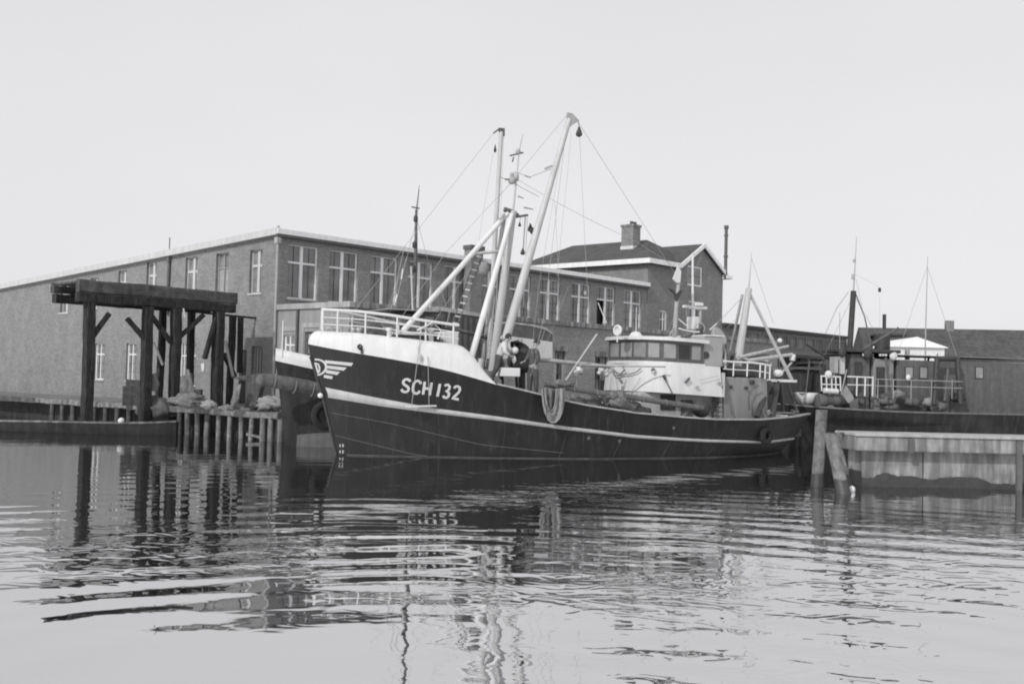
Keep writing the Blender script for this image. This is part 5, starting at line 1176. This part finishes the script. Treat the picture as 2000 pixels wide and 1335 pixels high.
for x in (1012, 1019): MB().tube([F1.S(x, 668, 1.0), F1.S(x+.5, 662, 1.0)], .04, 7).build('handle', 'canvas', gd)
bk = thing('white_buoy', 'round white buoy hanging between the leaning man and the dark gear', 'buoy', (STERN[0], STERN[1], 0), F1.rot)
MB().ball(F1.S(1006, 684, 1.3), .13, 16).build('float', 'white_worn', bk); MB().ball(F1.S(1004, 702, 1.3), .10, 14, (.8, .8, 1.4), .2).build('float', 'white_worn', bk); MB().tube([F1.S(1005, 672, 1.3), F1.S(1003, 714, 1.3)], .015, 6).build('rope', 'rope', bk)

# ================================================================== THIRD TRAWLER, right background
F3 = Frame(Pd(1528, 850, 52).xy, (.975, .222))
H3 = Hull(F3, 26, 0, [(-1, 24), (0, 24.6), (1.5, 25.6), (3.5, 27)], [(-1, .6), (0, -.1), (1, -.4), (2.2, -.6)], 2.9, 3.1, 1.7, 2.6)
H3.zr = lambda u, v, z: 1.75+.25*max(0, (6-u)/7)**2-.0*u+1.6*max(0, (u-14)/12)**1.8
s3 = thing('third_trawler', 'black trawler with a dark pole mast lying beyond the stern of SCH 132', 'trawler', (F3.o.x, F3.o.y, 0), F3.rot)
H3.body(50, 10).build('hull', 'hull_dark', s3, merge=True)
def S3(x, y, v): return F3.S(x, y, v)
rows = []
for w in [i/30*.96+.02 for i in range(31)]:
    u, v, z = H3.rail(w); rows.append([(u, v-.05, z-.5), (u, -v+.05, z-.5)])
q = MB(); q.grid(rows); q.build('deck', 'deck_wood', s3)
rows = []
for i in range(50):
    u, v, z = H3.rail(.003+i/49*.99); rows.append([(u, -v-.03, z-.02), (u, -v-.03, z+.06), (u, -v+.12, z+.06)])
q = MB(); q.grid(rows); q.build('rail_cap', 'mid_steel', s3)
def p3(name, pts, r, mt, r1=None, n=8, par=s3): return MB().tube([S3(x, y, v) for x, y, v in pts], r, n, r1).build(name, mt, par)
def box3(name, x0, x1, y0, y1, v0, v1, mt, bev=0, par=s3):
    a_, b2 = S3(x0, y0, v0), S3(x1, y1, v0); return MB().box((a_.x, v0, a_.z), (b2.x, v1, b2.z)).build(name, mt, par, bev)
V3 = -1.0
p3('mast', [(1653, 800, 0), (1657, 720, 0), (1667, 568, 0)], .15, 'dark_steel', .13, 12)
p3('top_mast', [(1667, 568, 0), (1670, 520, 0), (1673, 462, 0)], .035, 'spar_grey', .012); p3('mast_fitting', [(1666, 545, 0), (1667, 535, 0)], .08, 'spar_grey'); p3('mast_fitting', [(1668, 512, 0), (1668, 506, 0)], .06, 'spar_grey')
p3('shroud', [(1657, 570, 0), (1634, 602, -.4), (1612, 652, -1)], .018, 'wire'); p3('shroud', [(1670, 570, 0), (1689, 620, -.5), (1701, 672, -1)], .03, 'mid_steel'); p3('shroud', [(1672, 545, 0), (1692, 640, -1)], .01, 'wire')
p3('rigging_wire', [(1640, 610, -.5), (1640, 720, -.5)], .015, 'wire'); p3('rigging_wire', [(1718, 580, 0), (1718, 640, 0)], .005, 'wire')
p3('boom_lantern', [(1718, 562, 0), (1718, 570, 0)], .07, 'dark_steel'); p3('rigging_wire', [(1718, 560, 0), (1670, 535, 0)], .005, 'wire')
box3('deckhouse', 1662, 1698, 690, 800, V3, 1.6, 'mid_steel', .05); box3('deckhouse', 1706, 1745, 700, 812, V3, 1.6, 'grey_casing', .05); box3('deckhouse_roof', 1655, 1760, 680, 690, V3-.3, 1.8, 'dark_steel', .03)
box3('deckhouse', 1752, 2015, 702, 812, V3, 1.8, 'mid_steel', .05); box3('deckhouse_roof', 1748, 2025, 692, 702, V3-.2, 2.0, 'spar_grey', .03)
for x in (1768, 1796, 1905): f_ = box3('window', x, x+16, 715, 740, V3-.03, V3-.003, 'dark_steel'); box3('pane', x+1.5, x+14.5, 717, 738, V3-.04, V3-.032, 'pane_grey', par=f_)
box3('door', 1712, 1728, 716, 770, V3-.03, V3-.003, 'dark_steel'); box3('door', 1670, 1684, 706, 765, V3-.03, V3-.003, 'dark_steel')
for x, y, mt, r in [(1694, 690, 'dark_steel', .25), (1645, 688, 'dark_steel', .2), (1687, 692, 'white_worn', .08), (1745, 694, 'white_worn', .2), (1774, 737, 'white_worn', .13)]:
    MB().ball(S3(x, y, V3-.2), r, 12, (1, .7, 1.2)).build('life_buoy', mt, s3)
for i in range(3): MB().ball(S3(1719+i*5.5, 693, V3-.2), .07, 8).build('deck_lamp', 'white_worn', s3)
box3('locker', 1629, 1637, 696, 728, V3, V3+.4, 'spar_grey'); box3('locker', 1642, 1650, 696, 730, V3, V3+.4, 'spar_paint')
# railings
for (xs_, y0, y1) in [((1655, 1674, 1690, 1705), 735, 770)]:
    p3('top_rail', [(xs_[0], y0, V3-1), (xs_[-1], y0+2, V3-1)], .035, 'white_worn'); p3('guard_rail', [(xs_[0], y0+16, V3-1), (xs_[-1], y0+17, V3-1)], .025, 'white_worn')
    for x in xs_[1:]: p3('stanchion', [(x, y0, V3-1), (x-1, y1+3, V3-1)], .035, 'white_worn')
p3('top_rail', [(1710, 740, V3-1), (1880, 745, V3-1)], .02, 'spar_grey'); p3('guard_rail', [(1710, 753, V3-1), (1880, 758, V3-1)], .02, 'spar_grey')
for x in (1715, 1745, 1780, 1820, 1860): p3('stanchion', [(x, 741, V3-1), (x-1, 778, V3-1)], .02, 'spar_grey')
for x in (1604, 1614, 1624, 1632, 1641): p3('cage_bar', [(x, 735, V3-.9), (x+1, 763, V3-.9)], .035, 'white_worn')
p3('cage_rim', [(1603, 734, V3-.9), (1642, 736, V3-.9)], .035, 'white_worn'); p3('cage_rim', [(1606, 750, V3-.9), (1642, 751, V3-.9)], .03, 'white_worn'); p3('cage_base', [(1609, 762, V3-.9), (1636, 764, V3-.9)], .12, 'white_worn')
MB().ball(S3(1618, 731, V3-.9), .17, 12, (1, 1, 1.1)).build('cage_lamp', 'white_paint', s3)
q = MB(); pts = [S3(x, y, V3-1.1) for x, y in [(1645, 770), (1653, 752), (1668, 776), (1664, 790), (1655, 785)]]; q.prism(pts, (0, .06, 0)); q.build('canvas_screen', 'canvas', s3)
q = MB(); pts = [S3(x, y, V3-1.15) for x, y in [(1662, 784), (1675, 778), (1677, 812), (1660, 800)]]; q.prism(pts, (0, .06, 0)); q.build('bulwark_screen', 'mid_steel', s3)
rnd = random.Random(21)
box3('engine_house', 1563, 1600, 722, 800, .2, 2.0, 'dark_steel', .05); box3('door', 1578, 1592, 730, 780, .16, .197, 'tar_timber'); box3('house_roof', 1560, 1604, 716, 722, .0, 2.2, 'mid_steel')
for i in range(26):
    x = rnd.uniform(1570, 1900); y0 = rnd.uniform(690, 735); v_ = rnd.uniform(-1.9, 1.2)
    p3('deck_gear', [(x, y0, v_), (x+rnd.uniform(-14, 14), rnd.uniform(770, 800), v_)], rnd.uniform(.02, .07), rnd.choice(['dark_steel', 'mid_steel', 'spar_grey', 'dark_steel']))
for i in range(16):
    x = rnd.uniform(1600, 1880); MB().ball(S3(x, rnd.uniform(768, 796), -1.5), rnd.uniform(.15, .34), 16, (1.4, .8, .8), .4, i).build('net_fold', rnd.choice(['net_twine', 'dark_steel', 'canvas', 'mid_steel']), s3)
p3('boom', [(1657, 700, -.2), (1755, 640, -.6)], .06, 'mid_steel'); p3('boom', [(1650, 720, .2), (1575, 672, .5)], .06, 'dark_steel')
p3('funnel', [(1722, 700, .4), (1724, 655, .4)], .38, 'dark_steel', .36, 16); p3('vent', [(1700, 700, .6), (1700, 672, .6)], .12, 'mid_steel'); p3('vent', [(1772, 702, .6), (1772, 680, .6)], .12, 'spar_grey')
p3('after_mast', [(1806, 760, 0), (1808, 640, 0), (1812, 500, 0)], .05, 'spar_grey', .012)
for pts in [[(1811, 520, 0), (1750, 700, -.8)], [(1811, 520, 0), (1870, 700, -.6)], [(1667, 575, 0), (1600, 715, .8)], [(1667, 575, 0), (1740, 700, .7)]]: p3('rigging_wire', pts, .009, 'wire')
p3('gallows_leg', [(1830, 700, -1.6), (1824, 790, -2)], .12, 'dark_steel'); p3('gallows_leg', [(1870, 700, -1.6), (1876, 790, -2)], .12, 'dark_steel'); p3('gallows_leg', [(1828, 700, -1.6), (1872, 700, -1.6)], .12, 'dark_steel')
# things on it
sb = thing('small_white_boat', 'small white rowing boat stowed on the deck of the far trawler', 'boat', (F3.o.x, F3.o.y, 0), F3.rot)
q = MB(); rows = []
a_, b2 = S3(1556, 766, V3), S3(1602, 768, V3)
for i in range(15):
    t = i/14; wdt = .55*(1-abs(2*t-1)**2.6); dep = .62*(1-abs(2*t-1)**2.2)+.04
    rows.append([(lerp(a_.x, b2.x, t), V3+.2+wdt*math.cos(a)*-1, a_.z-dep*math.sin(a)**.8) for a in [math.pi*j/10 for j in range(11)]])
q.grid(rows); o = q.build('hull', 'white_worn', sb); mo = o.modifiers.new('solid', 'SOLIDIFY'); mo.thickness = .03
MB().box((a_.x+.1, V3-.25, a_.z-.06), (a_.x+.3, V3+.65, a_.z-.02)).build('thwart', 'deck_wood', sb); MB().box((lerp(a_.x, b2.x, .6), V3-.28, a_.z-.1), (lerp(a_.x, b2.x, .6)+.2, V3+.68, a_.z-.06)).build('thwart', 'deck_wood', sb)
MB().box((lerp(a_.x, b2.x, .45), V3-.1, a_.z-1.0), (lerp(a_.x, b2.x, .55), V3+.5, a_.z-.64)).build('chock', 'mid_steel', sb)
for i, (x, lab) in enumerate([(1612, 'grey oil drum lying beside the small white boat'), (1638, 'grey oil drum lying under the canvas screen of the far trawler')]):
    d = thing('oil_drum', lab, 'drum', (F3.o.x, F3.o.y, 0), F3.rot, 'drums lying on the far trawler')
    c = S3(x, 782, V3-.6); MB().lathe((c.x-.4, V3-.6, c.z), [(.28, 0), (.3, .02), (.3, .28), (.31, .3), (.3, .32), (.3, .75), (.28, .8)], 18, (1, .1, 0)).build('barrel', 'mid_steel', d)

# ================================================================== RIGHT FOREGROUND: piles and quay
def mpile(label, x0, y0, x1, y1, D0, D1, r, bottom_z=-1.2):
    a_, b2 = Pd(x0, y0, D0), Pd(x1, y1, D1); d = (b2-a_); e = b2+d*((bottom_z-b2.z)/d.z)
    t = thing('mooring_pile', label, 'pile', (a_.x, a_.y, 0)); rows = []; N = 26
    q = MB(); rr = []
    for i in range(N+1):
        p = a_.lerp(e, i/N)-Vector((a_.x, a_.y, 0)); row = []
        for k in range(14):
            an = 2*math.pi*k/14; q_ = r*(1+.09*noise.noise(Vector((k*.9, i*.35, x0)))+(.02 if k % 2 else 0)); row.append(p+Vector((math.cos(an)*q_, math.sin(an)*q_, .05*noise.noise(Vector((k, x0, 0))) if i == 0 else 0)))
        rr.append(row)
    q.grid(rr, closed=True); q.add(rr[0], [tuple(range(14))]); q.build('pile', 'grey_timber', t)
    # wet foot
    q = MB(); rr = []
    for zz in (.36, .2, 0, -.6):
        p = a_.lerp(e, (zz-a_.z)/(e.z-a_.z))-Vector((a_.x, a_.y, 0)); rr.append([p+Vector((math.cos(2*math.pi*k/14), math.sin(2*math.pi*k/14), 0))*r*1.10+Vector((0, 0, .06*noise.noise(Vector((k*.8, x0, 3))) if zz > .3 else 0)) for k in range(14)])
    q.grid(rr, closed=True); q.build('weed_band', 'wet_timber', t); return t
mpile('upright weathered mooring pile, tallest of the three at the quay corner', 1605, 800, 1597, 925, 31, 31, .16)
mpile('leaning pale mooring pile braced against the upright one', 1621, 846, 1646, 955, 29.6, 29.0, .17)
mpile('darker slender leaning pile just behind the pale leaning one', 1633, 850, 1658, 950, 31, 31, .09)
qc = Pd(1664, 848, 31.2)
rq = thing('concrete_quay', 'stained concrete quay with a heavy edge beam at the right of the water', 'quay', (qc.x, qc.y, 0), R_(3.0))
MB().box((.0, -.25, 1.02), (14, 1.3, 1.42)).build('edge_beam', 'concrete', rq, .03)
MB().box((-.02, -.31, 1.423), (14, 1.35, 1.51)).build('top_slab', 'concrete_light', rq, .02)
MB().box((.35, .15, -1), (14, 1.25, 1.017)).build('wall', 'concrete', rq)
for x in (1.5, 4.6, 7.4, 10.2): MB().box((x, -.33, -.9 if x > 4 else 1.0), (x+.16, -.253, 1.40)).build('fender_post', 'mid_steel' if x > 1 else 'concrete', rq)
q = MB(); q.grid([[(.34+i*.04, .147-.01*k_, (-.5, .1, .26+.3*noise.noise(Vector((i*.023, 0, 5)))+.08*noise.noise(Vector((i*.09, 0, 9)))+.03*noise.noise(Vector((i*.4, 2, 5))))[k_]) for k_ in range(3)] for i in range(345)]); q.build('weed_band', 'wet_timber', rq); [MB().box((xj, .139, .2), (xj+.03, .149, 1.0)).build('wall_joint', 'dark_steel', rq) for xj in (2.1, 5.2, 8.3)]; q = MB(); q.grid([[(.345-.004*k_, .147+i*.1, (-.5, .1, .42)[k_]) for k_ in range(3)] for i in range(11)]); q.build('weed_band', 'wet_timber', rq)
tag(MB().ball((0, 0, 0), .09, 12, (1, 1, 1.1)).build('mooring_float', 'white_paint'), 'tiny white float at the water line beside the leaning piles', 'float').location = Pz(1664, 955, .06)
# low beam from the pile to the quay
bm_ = MB(); bm_.bar(Pd(1614, 846, 31.6), Pd(1666, 847, 32.0), .12, .07); tag(bm_.build('walkway_plank', 'grey_timber'), 'thin plank bridging the upright mooring pile and the concrete quay', 'plank')

# ================================================================== LEFT: boats and clutter on and by the jetty
FB = Frame(Pd(250, 830, 48.6).xy, (.99, -.05))
bt_ = thing('work_barge', 'low dark barge moored under the gantry at the left', 'barge', (FB.o.x, FB.o.y, 0), FB.rot)
rows = []
for i in range(21):
    t = i/20; u = lerp(-6.5, 2.2, t); h = .42+.16*t**6+.05*math.sin(t*3); bwd = 1.1*(1-t**5*.85)
    rows.append([(u, -bwd, h), (u, -bwd*.95, .1), (u, -bwd*.7, -.3), (u, bwd*.7, -.3), (u, bwd, h)])
q = MB(); q.grid(rows); q.add(rows[-1], [(0, 1, 2, 3, 4)]); q.add(rows[0], [(0, 1, 2, 3, 4)]); q.build('hull', 'hull_dark', bt_); q = MB(); q.grid([[(r[0][0], r[0][1]+.08, r[0][2]-.08), (r[4][0], r[4][1]-.08, r[4][2]-.08)] for r in rows]); q.build('deck', 'mid_steel', bt_)
q = MB(); q.tube([(r[0][0], r[0][1], r[0][2]+.02) for r in rows], .05, 6); q.build('gunwale', 'grey_timber', bt_)
MB().ball((.05, -.9, .62), .13, 10, (1, 1, .9), .3).build('bow_fender', 'white_worn', bt_)
def jp(x, y, D): return Pd(x, y, D)
def clutter(name, label, cat, prs):
    t = thing(name, label, cat, (prs[0][0].x, prs[0][0].y, 0)); o3 = Vector((prs[0][0].x, prs[0][0].y, 0))
    return t, o3
# pair of leaning boards, canvas heap, drum, crate, upturned boat
def prism_px(name, label, cat, px, D, th, mt, parent_name='board'):
    P = [Pd(x, y, D) for x, y in px]; o3 = Vector((P[0].x, P[0].y, 0)); q = MB(); q.prism([p-o3 for p in P], (0, th, 0)); o = q.build(name, mt, None, .015); o.location = o3; return tag(o, label, cat)
prism_px('upturned_skiff', 'dark upturned skiff propped on the jetty beside the trawler bow', 'skiff', [(452, 738), (470, 733), (513, 729), (514, 737), (500, 790), (476, 797), (486, 760), (488, 745)], 46.8, .8, 'old_timber')
prism_px('leaning_board', 'pale worn board leaning against the upturned skiff', 'board', [(461, 752), (471, 749), (466, 780), (452, 795), (450, 785)], 46.2, .12, 'grey_timber')
def lump(name, label, cat, x, y, D, r, s_, mt, seed=1):
    c = Pd(x, y, D); q = MB(); q.ball((0, 0, 0), r, 34, s_, .38, seed); o = q.build(name, mt); o.location = c; return tag(o, label, cat)
lump('canvas_heap', 'pale rounded canvas heap on the jetty below the trawler bow', 'canvas', 529, 788, 46.5, .50, (1.1, .9, .62), 'canvas', 4)
lump('sand_heap', 'low grey heap of sand between the gantry posts', 'heap', 306, 800, 51.0, .75, (1.1, 1, .75), 'mid_canvas', 9)
lump('net_pile', 'pile of dark nets on the jetty by the tall gantry post', 'nets', 368, 782, 48.2, .55, (1.3, .9, .55), 'net_twine', 11)
lump('rope_coil', 'small grey coil of rope lying right of the nets on the jetty', 'rope', 448, 796, 46.6, .30, (1.3, 1, .4), 'rope', 12)
cr_ = thing('fish_crate', 'dark open fish crate standing left of the gantry posts', 'crate', Pd(262, 800, 51.5)*Vector((1, 1, 0))+Vector((0, 0, GZ)), .2)
MB().box((-.5, -.3, 0), (.5, -.27, .9)).build('side_board', 'old_timber', cr_); MB().box((-.5, .27, 0), (.5, .3, .9)).build('side_board', 'old_timber', cr_); MB().box((-.5, -.269, 0), (-.47, .269, .9)).build('end_board', 'old_timber', cr_); MB().box((.47, -.269, 0), (.5, .269, .9)).build('end_board', 'old_timber', cr_); MB().box((-.469, -.269, 0), (.469, .269, .04)).build('base', 'old_timber', cr_)
prism_px('stacked_boards', 'grey boards stacked on edge behind the tall dark gantry post', 'boards', [(352, 735), (372, 728), (376, 775), (350, 775)], 50.5, .3, 'grey_timber')
prism_px('leaning_ladder_board', 'long diagonal board leaning at the factory wall under the gantry', 'board', [(437, 665), (442, 664), (458, 735), (452, 736)], 51.5, .1, 'mid_steel')
prism_px('white_bucket', 'small white bucket on the ground near the tall dark post', 'bucket', [(392, 710), (399, 709), (398, 724), (394, 725)], 51, .25, 'white_worn')
prism_px('tar_barrel', 'dark upright tar barrel in front of the stacked boards', 'barrel', [(378, 760), (392, 760), (392, 786), (378, 786)], 49.4, .35, 'dark_steel')
prism_px('timber_fence', 'dark timber fence section at the left under the gantry', 'fence', [(246, 740), (282, 743), (282, 800), (246, 800)], 52.6, .12, 'old_timber')
prism_px('pale_sack', 'pale sack slumped against the left gantry post', 'sack', [(292, 735), (300, 728), (308, 750), (304, 765), (294, 762)], 50.6, .3, 'canvas')
prism_px('slanting_plank', 'pale plank slanting down to the boards behind the tall gantry post', 'plank', [(362, 722), (368, 720), (388, 786), (380, 788)], 49.7, .08, 'grey_timber')
lump('dark_heap', 'dark heap of gear beside the pale canvas heap', 'heap', 500, 790, 46.9, .3, (1.2, .9, .7), 'dark_steel', 31)
lump('rag_bundle', 'small grey rag bundle at the foot of the tall gantry post', 'bundle', 408, 790, 47.6, .24, (1.4, .9, .8), 'canvas', 41)
# street lamps on the quay
for i, (x, y, yb, D, lab) in enumerate([(1125, 645, 720, 66, 'street lamp with round white globe before the factory, left of the wheelhouse'), (1523, 665, 700, 84, 'street lamp with white globe on the quay right of the mizzen mast')]):
    c = Pd(x, y, D); t = thing('street_lamp', lab, 'street lamp', (c.x, c.y, GZ), 0, 'street lamps on the quay'); h = c.z-GZ
    MB().tube([(0, 0, 0), (0, 0, h-.15)], .07, 10, .05).build('pole', 'mid_steel', t); MB().ball((0, 0, h), .19, 14).build('globe', 'glass_globe', t)
    MB().lathe((0, 0, h+.2), [(.12, 0), (.02, .1)], 12).build('cap', 'mid_steel', t); MB().lathe((0, 0, 0), [(.12, 0), (.1, .5), (.07, .55)], 12).build('foot', 'dark_steel', t)
# people-high sheds etc. on the far quay behind the mizzen
for i, (x0, x1, y0, D, mt, lab) in enumerate([(1545, 1580, 718, 80, 'mid_steel', 'dark quay hut with a pale lintel behind the mizzen boom'), (1590, 1640, 705, 86, 'dark_steel', 'low dark quay shed beyond the far trawler stern'), (1430, 1500, 690, 78, 'dark_steel', 'dark shed half hidden behind the boat deck rail')]):
    a_, b2 = Pd(x0, y0, D), Pd(x1, y0, D); t = thing('quay_hut', lab, 'hut', (a_.x, a_.y, GZ), R_(8)); wv = (b2-a_).length; hh = a_.z-GZ
    MB().box((0, 0, 0), (wv, 3, hh-.2)).build('wall', mt, t); MB().box((-.15, -.15, hh-.197), (wv+.15, 3.15, hh)).build('roof', 'spar_grey' if i == 0 else 'roof_felt', t); MB().box((wv*.3, -.04, 0), (wv*.3+.95, -.003, 2.1)).build('door', 'tar_timber', t)
